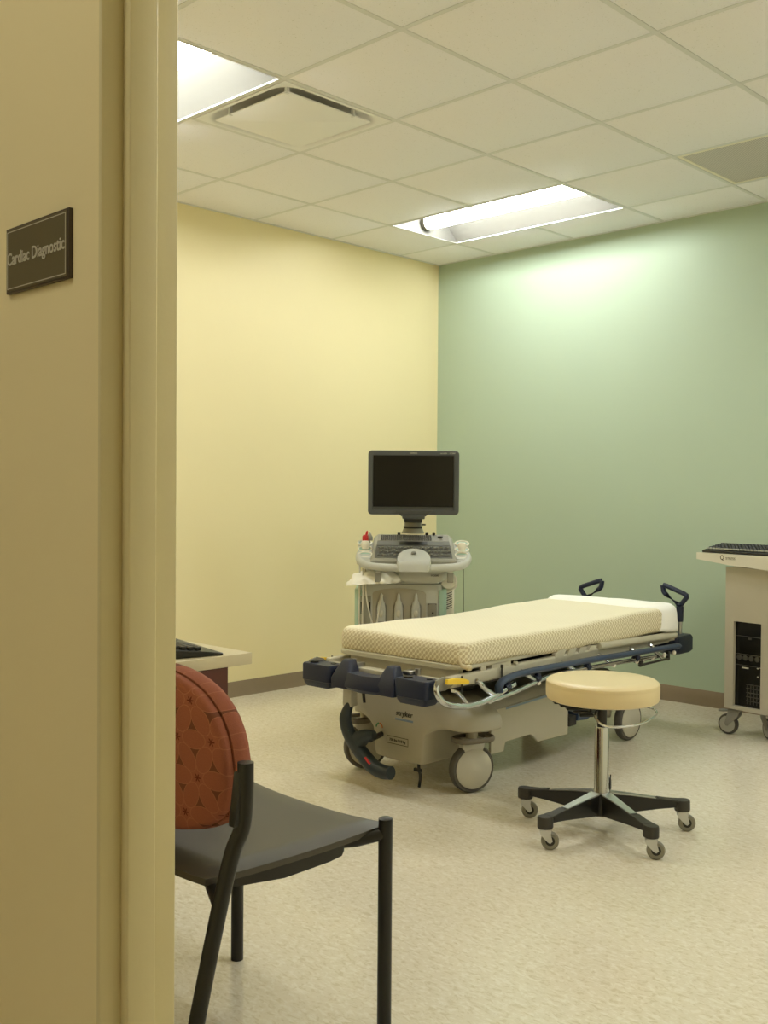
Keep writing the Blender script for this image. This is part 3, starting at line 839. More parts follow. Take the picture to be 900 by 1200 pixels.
for a in a5:
    c_, s_ = math.cos(math.radians(a)), math.sin(math.radians(a))
    m_ = Matrix(((c_, -s_, 0, 0), (s_, c_, 0, 0), (0, 0, 1, 0), (0, 0, 0, 1)))
    def sec(r, w0, w1, z0, z1): return [m_ @ Vector(p) for p in ((r, -w0, z0), (r, w0, z0), (r, w1, z1), (r, -w1, z1))]
    b = MB(); b.loft([sec(.03, .020, .024, .066, .138), sec(.10, .016, .019, .072, .131), (sec(.20, .014, .016, .082, .117)), sec(.262, .013, .016, .086, .110)])
    leg = b.build('leg', M['blacksatin'], st, smooth=30)
    # bright inlay on the upper face, tapering outwards
    b = MB(); b.loft([sec(.028, .021, .0205, .1385, .1425), sec(.10, .0165, .016, .1312, .1338), sec(.19, .013, .0125, .1182, .1204)]); b.build('chrome_inlay', M['steel'], leg, smooth=30)
    b = MB()
    b.loft([[m_ @ Vector((.288+px, py, z)) for px, py in rrect(.054*k_, .046*k_, .021*k_, 5)] for z, k_ in ((.072, .95), (.076, 1), (.104, 1), (.110, .92))])
    b.loft([sec(.20, .0165, .0165, .1165, .1195), sec(.24, .0165, .0165, .110, .1135), sec(.275, .020, .020, .104, .1105)])
    b.build('leg_end_cap', M['endcap'], leg, smooth=40)
    cs = bpy.data.objects.new('caster', None); COL.objects.link(cs); cs.parent = leg; cs.location = (.288*c_, .288*s_, 0)
    cs.rotation_euler.z = math.radians(38)
    off = .016; Rw = .030
    wm = Matrix.Translation((off, 0, Rw)) @ Matrix.Rotation(PI/2, 4, 'X')
    mesh_parts = MB().lathe([(.0155, -.0095), (.025, -.0105), (.0295, -.006), (Rw, 0), (.0295, .006), (.025, .0105), (.0155, .0095)], 32, wm).build('caster_wheel', M['castwheel'], leg)
    mesh_parts.location = cs.location; mesh_parts.rotation_euler = cs.rotation_euler
    hb = MB().lathe([(.0005, -.0100), (.0155, -.0098), (.0160, 0), (.0155, .0098), (.0005, .0100)], 24, wm).build('wheel_hub', M['black'], leg)
    fk = MB()
    for s in (-1, 1):
        fk.prism([(-.018, .066), (.020, .066), (.018, .052), (off+.008, .030), (off, .023), (off-.008, .027), (-.016, .052)], *sorted((s*.0115, s*.0140)), axis='y')
    fk.box((.001, 0, .0675), (.040, .030, .004), .0015); fk.cyl((0, 0, .067), (0, 0, .076), .014, n=20); fk.cyl((off, -.016, Rw), (off, .016, Rw), .0045, n=12)
    fk = fk.build('caster_fork', M['steel'], leg, smooth=30)
    for q in (hb, fk): q.location = cs.location; q.rotation_euler = cs.rotation_euler
    bpy.data.objects.remove(cs)
# release lever: wire loop, and the black mechanism on the other side
L_ = lambda x, y, z: (x-SXY.x, y-SXY.y, z)
b = MB(); b.tube(curve([L_(2.800, -2.33, .440), L_(2.865, -2.44, .432), L_(2.93, -2.478, .420), L_(2.978, -2.43, .420), L_(2.985, -2.34, .420), L_(2.958, -2.22, .420), L_(2.922, -2.145, .420), L_(2.874, -2.112, .421), L_(2.82, -2.14, .430), L_(2.80, -2.24, .442)], 6), .0042, 10)
b.build('release_loop', M['chrome'], st)
b = MB()
for k in range(5): b.box((-.088+k*.012, -.080+k*.010, .456-.0115*k), (.105-.014*k, .07-.008*k, .0105), .003, rot=Matrix.Rotation(math.radians(44), 3, 'Z'))
b.build('tilt_bellows', M['black'], st)
b = MB(); b.cyl((.018, .022, .14), (.021, .0255, .20), .002, n=8); b.build('column_clip', M['black'], st)

# ------------------------------------------------------------------ side chair
ch = thing('side_chair', 'armless side chair with orange petal-patterned back, charcoal seat and black tube legs by the doorway', 'chair', (2.955, -4.05, 0))
q = lambda x, y, z: (x-2.955, y+4.05, z)
b = MB()
def seat_z(u, v):            # u across, v front(1) to back(0)
    return .450+.012*v**3-.007*(1-u*u)*math.sin(PI*v)-.003*(1-u*u)*v**4+.004*abs(u)**3*v
rows = []
top, bot = [], []
nu, nv = 16, 14
g_ = {}
for i in range(nu+1):
    for j in range(nv+1):
        u = 2*i/nu-1; v = j/nv
        hw = .205+.041*v**.6; x = 2.955+hw*u; y = -4.235+.445*v+.012*abs(u)**2.5*v-.008*(1-abs(u)**4)*(1-v)
        du = min(1-abs(u), 1)*hw; dv = min(v, 1-v)*.445; d = min(du, dv)
        r_ = .012; drop = r_-math.sqrt(max(0, r_*r_-(r_-d)**2)) if d < r_ else 0
        g_[i, j] = (x, y, seat_z(u, v)-drop, d)
for lay in (0, 1):
    gg = {}
    for k_, (x, y, z, d) in g_.items():
        gg[k_] = b.bm.verts.new(q(x, y, z)) if lay == 0 else b.bm.verts.new(q(2.955+(x-2.955)*.985, y*.995-.0205, z-.014-min(.022, d*.45)))
    for i in range(nu):
        for j in range(nv): b.bm.faces.new((gg[i, j], gg[i+1, j], gg[i+1, j+1], gg[i, j+1]))
    if lay == 0: g0 = gg
ring = [(i, 0) for i in range(nu)]+[(nu, j) for j in range(nv)]+[(i, nv) for i in range(nu, 0, -1)]+[(0, j) for j in range(nv, 0, -1)]
for k in range(len(ring)):
    a, c_ = ring[k], ring[(k+1) % len(ring)]
    b.bm.faces.new((g0[a], g0[c_], gg[c_], gg[a]))
b.build('seat', M['darkseat'], ch, smooth=50)
b = MB()
b.loft([[Vector(q(2.955+s*w_, y, z)) for s, z in ((-1, z1), (1, z1), (1, z0), (-1, z0))] for y, w_, z0, z1 in ((-4.225, .165, .420, .434), (-4.17, .195, .402, .432), (-4.05, .218, .396, .434), (-3.93, .222, .400, .438), (-3.895, .222, .404, .440), (-3.885, .218, .412, .440))])
b.build('seat_pan', M['black'], ch, smooth=30)
rt = .0155
for sx in (1, -1):
    X = 2.955+sx*.258
    b = MB(); b.tube([q(X, -3.80, .0), q(X, -3.80, .012), q(X, -3.80, .470)], rt, 18); b.lathe([(.0005, .468), (rt, .468), (rt, .471), (.010, .474), (.0005, .4745)], 18, Matrix.Translation(q(X, -3.80, 0)))
    fl = b.build('leg', M['blacksatin'], ch)
    b = MB(); pts = curve([q(2.955+sx*.288, -4.206, .672), q(2.955+sx*.288, -4.207, .60), q(2.955+sx*.286, -4.213, .548), q(2.955+sx*.280, -4.230, .505), q(2.955+sx*.270, -4.254, .395), q(2.955+sx*.258, -4.288, .22), q(2.955+sx*.246, -4.330, 0)], 5)
    b.tube(pts, .0155, 18); b.build('leg', M['blacksatin'], ch)
    b = MB(); b.tube([q(X, -3.80, .438), q(2.955+sx*.225, -3.86, .428), q(2.955+sx*.15, -3.93, .418)], .0125, 14)
    b.tube([q(2.955+sx*.270, -4.252, .41), q(2.955+sx*.17, -4.20, .416), q(2.955+sx*.10, -4.10, .412)], .0125, 14)
    b.split('frame_rail', M['blacksatin'], ch)
    b = MB(); b.prism([(-4.235, .555), (-4.195, .555), (-4.190, .655), (-4.222, .655)], *sorted((2.955+sx*.272, 2.955+sx*.292)), axis='x', bev=.003, mtx=Matrix.Translation((-2.955, 4.05, 0)))
    b.build('back_bracket', M['black'], ch)
# backrest: two upholstered shells sandwiched
def backprof(scale, n=44):
    out = []
    hw = .237*scale
    for k in range(n):
        a = 2*PI*k/n; c_, s_ = math.cos(a), math.sin(a)
        x = hw*math.copysign(abs(c_)**.72, c_)
        z = (.652+.180*scale*abs(s_)**.80) if s_ > 0 else (.652-.145*scale*abs(s_)**.58-.018*scale*(1-(x/hw)**2)*abs(s_))
        out.append((x, z))
    return out
def backy(x, z): return -4.222-.02*(z-.652)/.16+.06*(x/.26)**2*.55
def shell(y0, specs, name):
    secs = []
    for sc, dy in specs:
        secs.append([Vector(q(2.955+x, backy(x, z)+y0+dy, z)) for x, z in backprof(sc)])
    b = MB(); b.loft(secs); o = b.build(name, M['petal'], ch, smooth=60); return o
shell(.006, [(.55, -.026), (.80, -.025), (.92, -.0235), (.965, -.018), (.975, -.009), (.970, 0)], 'backrest')
shell(.008, [(.985, 0), (1.0, .010), (1.0, .026), (.975, .040), (.90, .046), (.55, .050)], 'back_cushion')

# ------------------------------------------------------------------ desk and its keyboard
dk = thing('desk', 'desk with pale laminate top and dark mahogany end panel behind the orange chair', 'desk', (2.55, -3.64, 0))
MB().box((-.75, -.40, .7245), (1.5, .80, .031), .002).build('desk_top', M['desk'], dk)
b = MB(); b.prism([(-.077, .708), (-.077, .22), (-.44, .22), (-.50, 0), (-.797, 0), (-.797, .708)], -.034, -.006, axis='x'); b.build('end_panel', M['mahogany'], dk)
b = MB(); b.box((-1.48, -.437, .354), (.028, .72, .708), .001); b.build('end_panel', M['mahogany'], dk)
MB().box((-.75, -.62, .50), (1.32, .02, .40), .001).build('modesty_panel', M['mahogany'], dk)
kb = thing('computer_keyboard', 'black computer keyboard on the pale desk top, partly behind the door frame', 'keyboard', (2.30, -3.80, .74), math.radians(168), None)
def keyboard(root, W, D, keycol, front, tilt=5, rest=0):
    rot = Matrix.Rotation(math.radians(tilt), 3, 'X')
    b = MB()
    rise = .030 if not front else .040
    prof = [(-D/2-rest, .001), (-D/2-rest, .007), (-D/2, .013), (D/2-.01, rise), (D/2, rise-.004), (D/2, .001)]
    b.prism(prof, -W/2, W/2, axis='x', bev=.003); b.build('body', M['black'], root, smooth=30)
    rows = 6; pit = .0192
    nk = int((W-.02)/pit)
    b = MB(); lt = MB()
    for r in range(rows):
        y = -D/2+.014+r*(D-.024)/rows+.006; z = .0165+(y+D/2)/D*(rise-.013)
        k = 0
        while k < nk:
            x = -W/2+.012+pit*(k+.5)
            if r == 0 and k == 3:
                (lt if front else b).box((x+pit*2, y, z+.002), (pit*5-.004, .0155, .009), .002); k += 5; continue
            (lt if (front and r == 0) else b).box((x, y, z+.002), (.0155, .0155, .009), .002, 1); k += 1
    b.build('keys', M[keycol], root, smooth=30)
    if front: lt.build('front_row_keys', M['keyglint'], root, smooth=30)
    else: lt.bm.free()
keyboard(kb, .44, .15, 'keyblack', False, rest=.045)

# ------------------------------------------------------------------ stress test cart
CO = Vector((2.405, -.58, 0)); CR = math.radians(-9)
ct = thing('computer_cart', 'beige wheeled computer cart with a dark window and cream keyboard tray against the green wall', 'cart', CO, CR)
CWd, CDp = .52, .44
b = MB(); z0, z1 = .134, .826
wx0, wx1, wz0, wz1 = .048, .199, .153, .564
# cabinet shell with a real opening in the front
for poly in ([(0, z0), (wx0, z0), (wx0, z1), (0, z1)], [(wx1, z0), (CWd, z0), (CWd, z1), (wx1, z1)], [(wx0, wz1), (wx1, wz1), (wx1, z1), (wx0, z1)], [(wx0, z0), (wx1, z0), (wx1, wz0), (wx0, wz0)]):
    b.prism(poly, 0, .018, axis='y')
b.box((.009, CDp/2+.009, (z0+z1)/2), (.018, CDp-.018, z1-z0)); b.box((CWd-.009, CDp/2+.009, (z0+z1)/2), (.018, CDp-.018, z1-z0))
b.box((CWd/2, CDp-.009, (z0+z1)/2), (CWd-.036, .018, z1-z0)); b.box((CWd/2, CDp/2, z0+.009), (CWd-.036, CDp-.036, .018)); b.box((CWd/2, CDp/2, z1-.009), (CWd-.036, CDp-.036, .018))
b.build('cabinet', M['cabinet'], ct, smooth=0)
wi = MB().box(((wx0+wx1)/2, .026, (wz0+wz1)/2), (wx1-wx0+.03, .004, wz1-wz0+.03)).build('window', M['dglass'], ct, smooth=0)
b = MB()
b.box((.123, .0225, .493), (.148, .004, .003)); b.box((.123, .0225, .484), (.020, .004, .010), .002)
for k in range(4): b.prism([(.066+.033*k+.013*math.cos(a), .388+.013*math.sin(a)) for a in [PI*2*i/12 for i in range(12)]], .020, .024, axis='y')
b.box((.123, .0225, .405), (.148, .004, .004)); b.box((.123, .0225, .352), (.148, .004, .0025))
b.build('computer_front', M['pcgrey'], wi, smooth=0)
b = MB()
for r in range(5):
    b.box((.150, .0225, .262-.020*r), (.085, .004, .004))
    for k in range(5): b.box((.115+.017*k, .0225, .252-.020*r), (.003, .004, .012))
b.build('vent_slots', M['pcgrey'], wi, smooth=0)
b = MB(); b.box((.100, .0225, .340), (.036, .004, .006)); b.box((.170, .0225, .346), (.010, .004, .005)); b.box((.186, .0225, .350), (.010, .004, .004)); b.box((.170, .0225, .305), (.007, .004, .007)); b.split('indicator', M['light'], wi, smooth=0)
# tray with a tapering underside
b = MB()
def trs(y0): return [(-.118, y0, .860), (-.118, y0, .893), (.66, y0, .893), (.66, y0, .850), (.45, y0, .822), (.30, y0, .8265), (.074, y0, .8395)]
b.loft([[Vector(p) for p in trs(-.075)], [Vector(p) for p in trs(-.068)], [Vector(p) for p in trs(.40)]])
tr = b.build('keyboard_tray', M['tray'], ct, smooth=0)
MB().box((.33, .20, .834), (.48, .34, .018)).build('tray_mount', M['dark'], ct, smooth=0)
text('maker_lettering', 'Q', .032, M['ink'], tr, facing((.030, -.0752, .8745), 0, -1), sx=.9)
text('maker_lettering', 'STRESS', .0165, M['ink'], tr, facing((.077, -.0752, .8715), 0, -1), sx=1.05)
for lx, ly, tn in ((.035, .04, 8), (CWd-.04, .04, 20), (.160, .115, 150), (CWd-.04, CDp-.05, 10)):
    o = bpy.data.objects.new('caster', None); COL.objects.link(o); o.parent = ct; o.location = (lx, ly, 0); o.rotation_euler.z = math.radians(tn)
    R = .050; wm = Matrix.Translation((-.034, 0, R)) @ Matrix.Rotation(PI/2, 4, 'X')
    MB().lathe([(.038, -.013), (.047, -.014), (R, -.007), (R, .007), (.047, .014), (.038, .013)], 36, wm).build('tyre', M['tyre'], o)
    MB().lathe([(.030, -.0150), (.0395, -.0150), (.0395, .0150), (.030, .0150)], 36, wm).build('tread_ring', M['ringlight'], o)
    MB().lathe([(.0005, -.0142), (.031, -.0135), (.031, .0135), (.0005, .0142)], 28, wm).build('wheel_hub', M['dark'], o)
    b = MB()
    for s in (-1, 1):
        b.prism([(.028, .118), (-.028, .118), (-.045, .055), (-.040, .042), (-.028, .042), (-.020, .055), (.012, .082), (.026, .100)], *sorted((s*.017, s*.021)), axis='y', bev=.001)
    b.box((0, 0, .122), (.058, .046, .012), .004); b.cyl((0, 0, .12), (0, 0, .14), .018, n=18)
    b.build('caster_fork', M['forkgrey'], o, smooth=30)
    b = MB(); b.loft([[Vector((x, y, z)) for y, z in ((-.018, z_-.004), (.018, z_-.004), (.018, z_+.004), (-.018, z_+.004))] for x, z_ in ((-.02, .118), (-.055, .112), (-.095, .112)) for z in (0,)][:0] or [[Vector((x, y, z_+dz)) for y, dz in ((-.018, -.004), (.018, -.004), (.018, .004), (-.018, .004))] for x, z_ in ((-.02, .119), (-.055, .113), (-.080, .112))])
    b.build('brake_tab', M['forkgrey'], o, smooth=30)
k2 = thing('computer_keyboard', 'black computer keyboard with highlights coloured into its front key row on the cream cart tray', 'keyboard', CO+Matrix.Rotation(CR, 3, 'Z') @ Vector((.135, .02, .893)), CR)
keyboard(k2, .46, .165, 'keyblack', True)

# ------------------------------------------------------------------ ultrasound machine
UD = 5.30
UL = Vector((1.178, -1.512, 0)); UR = math.radians(43.6)
us = thing('ultrasound_machine', 'grey and beige ultrasound machine with black monitor on a wheeled console behind the stretcher', 'ultrasound machine', UL, UR)
PX = UD/1223.3
def U(px, py, y=0):
    d = (UD+y)/1223.3
    return Vector(((px-485.2)*d, y, 1.174-(py-577.6)*d))
# monitor
b = MB(); W_, Hh = .462, .326; zc = 1.2285
def mon(sx_, sz_, y, r_): return [Vector((x-.001, y, zc+z)) for x, z in rrect(W_*sx_, Hh*sz_, r_, 5)]
b.loft([mon(.90, .86, .045, .03), mon(.98, .96, .035, .024), mon(1, 1, .015, .02), mon(1, 1, -.004, .02), mon(.985, .98, -.010, .017), mon(.90, .865, -.0105, .004), mon(.885, .845, -.006, .003)])
mo = b.build('monitor', M['monitor'], us, smooth=40)
MB().box((-.002, -.0065, zc+.008), (.406, .004, .262), .001).build('screen', M['screen'], mo, smooth=0)
b = MB(); b.box((-.002, -.0105, zc+.1385), (.416, .003, .003)); b.box((-.002, -.0105, zc-.1245), (.416, .003, .003))
for k in (-1, 1): b.box((-.002+k*.2065, -.0105, zc+.007), (.003, .003, .263))
b.build('screen_bezel', M['monitor2'], mo, smooth=0)
text('maker_lettering', 'SIEMENS', .0100, M['light'], mo, facing((-.002, -.0098, zc+.1492), 0, -1), sx=1.0, extrude=.0012)
text('model_lettering', 'ACUSON', .0085, M['light'], mo, facing((.150, -.0098, zc+.1490), 0, -1), sx=.95, extrude=.0012)
text('model_lettering', 'SC2000', .0092, M['light'], mo, facing((.195, -.0098, zc+.1490), 0, -1), sx=.95, extrude=.0012)
b = MB(); b.prism([(-.10, zc-.140), (.10, zc-.140), (.06, zc-.172), (-.06, zc-.172)], -.020, .030, axis='y', bev=.004); b.build('tilt_lip', M['monitor2'], mo)
# neck
b = MB(); b.box((0, .07, 1.055), (.114, .20, .022), .005); b.box((0, .14, 1.038), (.094, .09, .03), .004); b.build('neck_mount', M['monitor2'], us)
b = MB(); b.lathe([(.0005, .965), (.060, .965), (.052, .985), (.045, 1.0), (.044, 1.035), (.0005, 1.035)], 32, Matrix.Translation((0, .15, 0))); b.build('neck', M['console2'], us)
b = MB(); b.cyl((0, .15, .990), (0, .15, 1.003), .049, n=32); b.cyl((.045, .12, 1.012), (.064, .11, 1.012), .004, n=10); b.split('neck_lock', M['dark'], us)
# console: tilted key panel on a shelf with a wrap-around handle
KT, KB_ = .955, .842            # z at back and front of the panel
yb, yf = .10, -.175
def kp(u, v, h=0):              # u across, v 0 front .. 1 back
    return Vector((u*(.203-.012*v), yf+(yb-yf)*v-h*.35, KB_+(KT-KB_)*v+h*.93))
b = MB()
o2 = []
for u, v in ((-1, 0), (1, 0), (1.0, .9), (.93, 1), (-.93, 1), (-1.0, .9)): o2.append((u, v))
b.loft([[kp(u*1.05, v*1.03-.02) - Vector((0, 0, .045)) for u, v in o2], [kp(u*1.05, v*1.04-.03) for u, v in o2], [kp(u, v, .006) for u, v in o2]])
kpnl = b.build('control_panel', M['console2'], us, smooth=30)
def patch(u0, u1, v0, v1, h, m_, name, par):
    b = MB(); b.loft([[kp(u, v, hh) for u, v in ((u0, v0), (u1, v0), (u1, v1), (u0, v1))] for hh in (.002, h)]); return b.build(name, M[m_], par, smooth=0)
patch(-.95, .95, .06, .53, .0075, 'keybed', 'knob_field', kpnl)
patch(-.94, .94, .53, .70, .0095, 'keybed', 'display_strip', kpnl)
patch(-.36, .36, .55, .68, .0105, 'black', 'touch_display', kpnl)
patch(-.94, .94, .73, .96, .0075, 'panelgrey', 'key_field', kpnl)
b = MB()
for r in range(5):
    for k in range(26):
        u = -.84+k*.052
        c_ = kp(u+.01*(r % 2), .755+r*.043, .010); b.box(c_, (.0072, .0085, .006), .0015, 1)
b.build('keys', M['keybed'], kpnl, smooth=30)
b = MB()
for r in range(3):
    for k in range(22):
        u = -.86+k*.082
        if abs(u) < .36 and r < 2: continue
        c_ = kp(u+(.03 if r % 2 else 0), .14+r*.14+.015*math.sin(k*2.1), .012); b.lathe([(.0005, -.004), (.0075, -.004), (.007, .004), (.0005, .006)], 10, Matrix.Translation(c_))
b.build('control_knob', M['keycap'], kpnl, smooth=30)['kind'] = 'stuff'
b = MB()
for px in (468, 502, 510.5): b.lathe([(.0005, -.006), (.008, -.006), (.008, .004), (.0005, .006)], 14, Matrix.Translation(kp((px-485.2)*PX/.195, .99, .012)))
b.box(kp(.72, .86, .013), (.012, .03, .006), .002, rot=Matrix.Rotation(math.radians(35), 3, 'Z'))
b.split('toggle', M['black'], kpnl)
# shelf and handle
b = MB()
b.prism([(-.285, -.06), (-.285, .10), (-.22, .16), (.22, .16), (.285, .10), (.285, -.06), (.25, -.17), (-.25, -.17)], .812, .846, bev=.01, seg=3); b.build('console_shelf', M['console'], us, smooth=40)
b = MB(); b.tube(curve([(-.262, .02, .872), (-.272, -.07, .862), (-.268, -.14, .842), (-.235, -.20, .822), (-.15, -.225, .812), (0, -.232, .810), (.15, -.225, .812), (.235, -.20, .822), (.268, -.14, .842), (.272, -.07, .862), (.262, .02, .872)], 5), .016, 14, flat=.020)
b.build('front_handle', M['console'], us)
b = MB(); P_ = [(-.074, .02), (-.060, 0), (.060, 0), (.074, .02), (.080, .12)]+[(.080*math.cos(PI*k/18), .36+.62*math.sin(PI*k/18)) for k in range(19)]+[(-.080, .12)]
b.loft([[Vector((x*.96, -.254+.10*v, .812+.055*v-.018)) for x, v in P_], [Vector((x*1.04, -.256+.10*v, .824+.055*v)) for x, v in P_], [Vector((x, -.250+.10*v, .842+.055*v)) for x, v in P_], [Vector((x*.9, -.236+.08*v, .848+.055*v)) for x, v in P_]])
tb = b.build('palm_rest', M['console'], us, smooth=50)
MB().lathe([(.0005, -.006), (.012, -.004), (.013, 0), (.010, .005), (.0005, .007)], 20, Matrix.Translation((.0, -.195, .884))).build('trackball', M['keycap'], us)
# ear trays with mint rimmed cups
for sx in (-1, 1):
    b = MB(); b.loft([[Vector((sx*(.236+(.004 if z_ else 0))+px, y_, z0_+(z1_-z0_)*z_)) for px, z_ in ((-w_, 0), (w_, 0), (w_+.006, .5), (w_+.006, 1), (-w_-.006, 1), (-w_-.006, .5))] for y_, z0_, z1_, w_ in ((-.150, .832, .850, .016), (-.135, .826, .858, .026), (-.06, .826, .886, .032), (.03, .835, .918, .032), (.055, .85, .922, .026))])
    er = b.build('side_tray', M['console'], us, smooth=40)
    for k in range(3):
        c_ = Vector((sx*(.240+.004*(2-k)), .015-k*.062, .9165-.0265*k)); ti = Matrix.Translation(c_) @ Matrix.Rotation(math.radians(27), 4, 'X')
        b = MB(); b.tube([ti @ Vector((.034*math.cos(2*PI*i/24), .026*math.sin(2*PI*i/24), .004)) for i in range(24)], .0042, 8, loop=True)
        b.build('cup_rim', M['white'], er)
        b = MB(); b.prism([(.031*math.cos(2*PI*i/20), .023*math.sin(2*PI*i/20)) for i in range(20)], -.014, .003, mtx=ti); b.build('cup_liner', M['mint'], er)
# gel bottles resting in the left tray
gb = thing('gel_bottle', 'red capped gel bottle standing in the left cup tray of the ultrasound machine', 'bottle', UL+Matrix.Rotation(UR, 3, 'Z') @ Vector((-.244, .005, .9355)), UR)
MB().lathe([(.0005, -.012), (.014, -.012), (.0155, -.008), (.0155, .018), (.010, .026), (.0005, .027)], 20).build('bottle_body', M['red'], gb)
MB().lathe([(.0005, .025), (.007, .025), (.004, .046), (.0005, .048)], 14, Matrix.Rotation(math.radians(12), 4, 'Y')).build('nozzle', M['red'], gb)
g2 = thing('gel_bottle', 'small grey nozzled bottle right behind the red capped one', 'bottle', UL+Matrix.Rotation(UR, 3, 'Z') @ Vector((-.222, .035, .9435)), UR)
MB().lathe([(.0005, -.012), (.015, -.012), (.0155, .005), (.004, .026), (.0005, .028)], 18).build('bottle_body', M['panelgrey'], g2)
for sx, y_, nm in ((-1, -.062, 'left'), (1, -.095, 'right')):
    pb = thing('probe', 'pale ultrasound probe lying in the %s cup tray' % nm, 'probe', UL+Matrix.Rotation(UR, 3, 'Z') @ Vector((sx*.242, y_, .9045 if sx < 0 else .9010)), UR)
    MB().loft([[Vector((px, py*1.0, z)) for px, py in rrect(w_, w_*.8, w_*.35, 4)] for w_, z in ((.030, -.012), (.042, .004), (.046, .018), (.030, .030))]).build('probe_head', M['white'], pb, smooth=60)
# swivel neck between console and body
b = MB(); b.loft([[Vector((px, .03+py, z)) for px, py in rrect(w_, .24, .05, 5)] for w_, z in ((.27, .722), (.26, .735), (.20, .745), (.20, .765), (.24, .775), (.25, .812))]); b.build('swivel_column', M['console'], us, smooth=40)
b = MB(); b.loft([[Vector((px+.035, -.055+py, z)) for px, py in rrect(w_, .18, .04, 5)] for w_, z in ((.20, .733), (.26, .745), (.27, .778), (.25, .790))]); b.build('swivel_cover', M['console'], us, smooth=40)
text('model_lettering', 'SC2000', .013, M['ink'], us, facing((.105, -.1452, .768), 0, -1), extrude=.002)
b = MB()
for px in (445.0, 526.5): b.box(Vector(((px-485.2)*PX, -.205, .764)), (.032, .02, .05), .004)
b.split('cable_hook', M['panelgrey'], us)
b = MB()
for px in (445.0, 526.5): b.box(Vector(((px-485.2)*PX, -.200, .798)), (.024, .03, .03), .004)
b.split('hook_bracket', M['console'], us)
# body
def bx(px): return (px-477.0)*PX-.036
b = MB()
zt, zb = .722, .16
b.loft([[Vector((px-.064, .16+py, z)) for px, py in rrect(w_, d_, .035, 5)] for w_, d_, z in ((.41, .50, zb), (.42, .52, zb+.03), (.42, .52, zt-.03), (.41, .505, zt-.004), (.39, .49, zt))])
body = b.build('body', M['console'], us, smooth=40)
for sx in (-1, 1):
    b = MB(); b.prism([(x*sx, y) for x, y in ((-.008, -.013), (.020, -.004), (.032, .02), (.032, .30), (0, .30))], zb+.02, zt-.03, mtx=Matrix.Translation((-.062+sx*.199, -.09, 0)), bev=.004)
    b.build('side_stripe', M['mint'], us)
# right side back box with louvres
b = MB(); b.box((.182, .12, .47), (.055, .30, .46), .012, 3); sp = b.build('side_pod', M['white'], us)
b = MB()
for k in range(8): b.box((.184, -.0305, .672-.011*k), (.030, .003, .0035), rot=Matrix.Rotation(math.radians(-22), 3, 'Y'))
b.build('louvre', M['dark'], sp, smooth=0)
b = MB(); b.lathe([(.0005, -.03), (.042, -.03), (.046, -.02), (.046, .02), (.040, .03), (.0005, .03)], 28, Matrix.Translation((.180, .0, .722)) @ Matrix.Rotation(math.radians(70), 4, 'X')); b.build('storage_hub', M['white'], us)
# front recess with three probe connectors, flanking panels
yfb = -.101
b = MB(); arch = [(bx(438.5), zb+.03)]
for k in range(13):
    a = PI-PI*k/12; arch.append(((bx(438.5)+bx(500))/2+(bx(500)-bx(438.5))/2*math.cos(a)*(1 if 0 else 1), .672+.028*math.sin(a)))
arch.append((bx(500), zb+.03))
b.prism(arch, yfb-.003, yfb+.004, axis='y', bev=.001); rc = b.build('connector_recess', M['recess'], us, smooth=30)
for px in (448.6, 468.5, 488.5):
    cxx = (px-485.2)*PX
    b = MB(); b.prism([(cxx-.027, zb+.1), (cxx-.027, .612), (cxx-.019, .626), (cxx+.019, .626), (cxx+.027, .612), (cxx+.027, zb+.1)], yfb-.005, yfb-.001, axis='y'); b.build('connector_slot', M['panelgrey'], rc, smooth=0)
    b = MB(); b.loft([[Vector((cxx+x_, yfb-.012+y_, z)) for x_, y_ in rrect(w_, .026, min(.010, w_*.4), 4)] for w_, z in ((.040, .40), (.042, .60), (.034, .628), (.018, .640), (.014, .665), (.004, .676))])
    pc = b.build('probe_connector', M['console'], us, smooth=40)
    b = MB(); b.lathe([(.0005, 0), (.013, 0), (.015, .003), (.010, .008), (.0005, .009)], 20, Matrix.Translation((cxx, yfb-.0245, .575)) @ Matrix.Rotation(PI/2, 4, 'X') @ Matrix.Diagonal((.8, 1.25, 1, 1))); b.build('locking_knob', M['light'], pc)
    MB().box((cxx, yfb-.0255, .522), (.028, .003, .032), .001).build('connector_label', M['panelgrey'], pc, smooth=0)
b = MB(); b.box((bx(507.5), yfb-.002, .55), (.044, .008, .152), .003); p1 = b.build('front_panel', M['panelgrey'], us)
b = MB(); b.box((bx(508), yfb-.0075, .578), (.009, .004, .009), .001)
for k in (-1, 1): b.box((bx(507.5)+k*.018, yfb-.007, .622), (.004, .003, .003))
b.build('panel_latch', M['black'], p1, smooth=0)
MB().box((bx(430.5), yfb-.001, .46), (.052, .006, .40), .004).build('front_panel', M['console2'], us)
b = MB()
for k in (-1, 1): b.box((bx(430.5)+k*.022, yfb-.005, .60), (.006, .004, .06))
b.split('panel_slot', M['dark'], us, smooth=0)
# base with wheels
b = MB(); b.loft([[Vector((px-.02, .12+py, z)) for px, py in rrect(w_, d_, .06, 5)] for w_, d_, z in ((.46, .66, .09), (.50, .72, .11), (.50, .72, .16), (.44, .64, .19))]); b.build('wheel_base', M['console2'], us, smooth=40)
for sx in (-1, 1):
    for y in (-.16, .38):
        b = MB(); b.lathe([(.0005, -.018), (.052, -.018), (.060, -.010), (.060, .010), (.052, .018), (.0005, .018)], 28, Matrix.Translation((-.02+sx*.19, y, .060)) @ Matrix.Rotation(PI/2, 4, 'Y')); b.cyl((-.02+sx*.19, y, .06), (-.02+sx*.19, y, .10), .018, n=12)
        b.build('caster_wheel', M['tyre'], us)
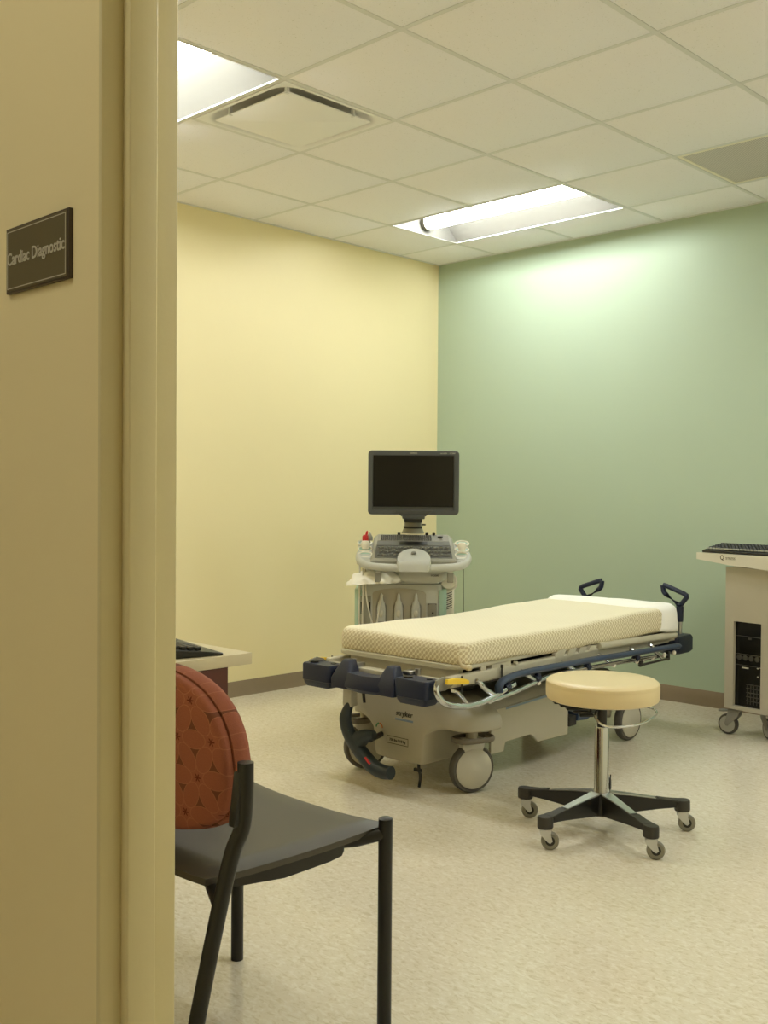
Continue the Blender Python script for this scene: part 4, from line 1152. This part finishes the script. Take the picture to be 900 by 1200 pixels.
# cables hanging from the trays
b = MB()
b.tube(curve([(-.252, -.10, .84), (-.250, -.135, .70), (-.252, -.13, .55), (-.25, -.12, .35)], 6), .0042, 8)
b.tube(curve([(-.268, -.08, .84), (-.268, -.12, .70), (-.268, -.12, .55), (-.262, -.11, .35)], 6), .0042, 8)
b.tube(curve([(-.240, -.10, .80), (-.232, -.14, .66), (-.205, -.145, .54), (-.190, -.14, .50), (-.175, -.138, .56), (-.158, -.135, .65), (-.152, -.13, .670)], 6), .0036, 8)
b.build('probe_cable', M['cable'], us)
b = MB(); b.tube(curve([(.252, -.06, .84), (.254, -.06, .60), (.258, -.05, .30)], 6), .0022, 6); b.build('thin_cable', M['thin'], us)
# folded cloth on top of the body
cl = MB()
bmesh.ops.create_icosphere(cl.bm, subdivisions=4, radius=1)
for v in cl.bm.verts:
    d = v.co.copy(); k = 1+.10*math.sin(5*d.x+2*d.y)*math.cos(4*d.y+1)+.07*math.sin(11*d.x-7*d.y+3*d.z)+.05*math.sin(17*d.y+9*d.x)
    x = d.x*.125*k*(1.25 if d.x < 0 else .9); y = d.y*.13*k; z = max(-.28, d.z)*.060*k*(1 if d.z > 0 else .5)
    if d.x < 0: z -= .022*d.x*d.x
    v.co = (x, y, z)
co = cl.build('folded_cloth', M['sheet'], None, smooth=80); co.location = UL+Matrix.Rotation(UR, 3, 'Z') @ Vector((-.158, -.065, .7385)); co.rotation_euler.z = UR
tag(co, 'crumpled white cloth lying on top of the ultrasound machine body', 'cloth')

# ------------------------------------------------------------------ camera, world, view
f, yaw, pitch, roll = 1223.27, .7732, .0181, .0075
fwd = Vector((-math.sin(yaw)*math.cos(pitch), math.cos(yaw)*math.cos(pitch), -math.sin(pitch)))
rt_ = Vector((math.cos(yaw), math.sin(yaw), 0)); up = rt_.cross(fwd)
r2 = rt_*math.cos(roll)+up*math.sin(roll); u2 = up*math.cos(roll)-rt_*math.sin(roll)
cam = bpy.data.cameras.new('camera'); co_ = bpy.data.objects.new('camera', cam); COL.objects.link(co_)
bk = -fwd
co_.matrix_world = Matrix(((r2.x, u2.x, bk.x, 4.7744), (r2.y, u2.y, bk.y, -5.4119), (r2.z, u2.z, bk.z, 1.1743), (0, 0, 0, 1)))
cam.sensor_fit = 'VERTICAL'; cam.sensor_height = 36; cam.lens = 36*f/1200; cam.clip_start = .05
SC.camera = co_
wd = bpy.data.worlds.new('world'); SC.world = wd; wd.use_nodes = True
wd.node_tree.nodes['Background'].inputs[0].default_value = (.9, .85, .7, 1); wd.node_tree.nodes['Background'].inputs[1].default_value = .0
SC.view_settings.view_transform = 'Standard'; SC.view_settings.look = 'None'; SC.view_settings.gamma = 1; SC.view_settings.exposure = 0
SC.view_settings.use_curve_mapping = False
cy = SC.cycles
cy.use_denoising = True; cy.max_bounces = 14; cy.diffuse_bounces = 12; cy.glossy_bounces = 4; cy.sample_clamp_indirect = 6; cy.caustics_reflective = False; cy.caustics_refractive = False
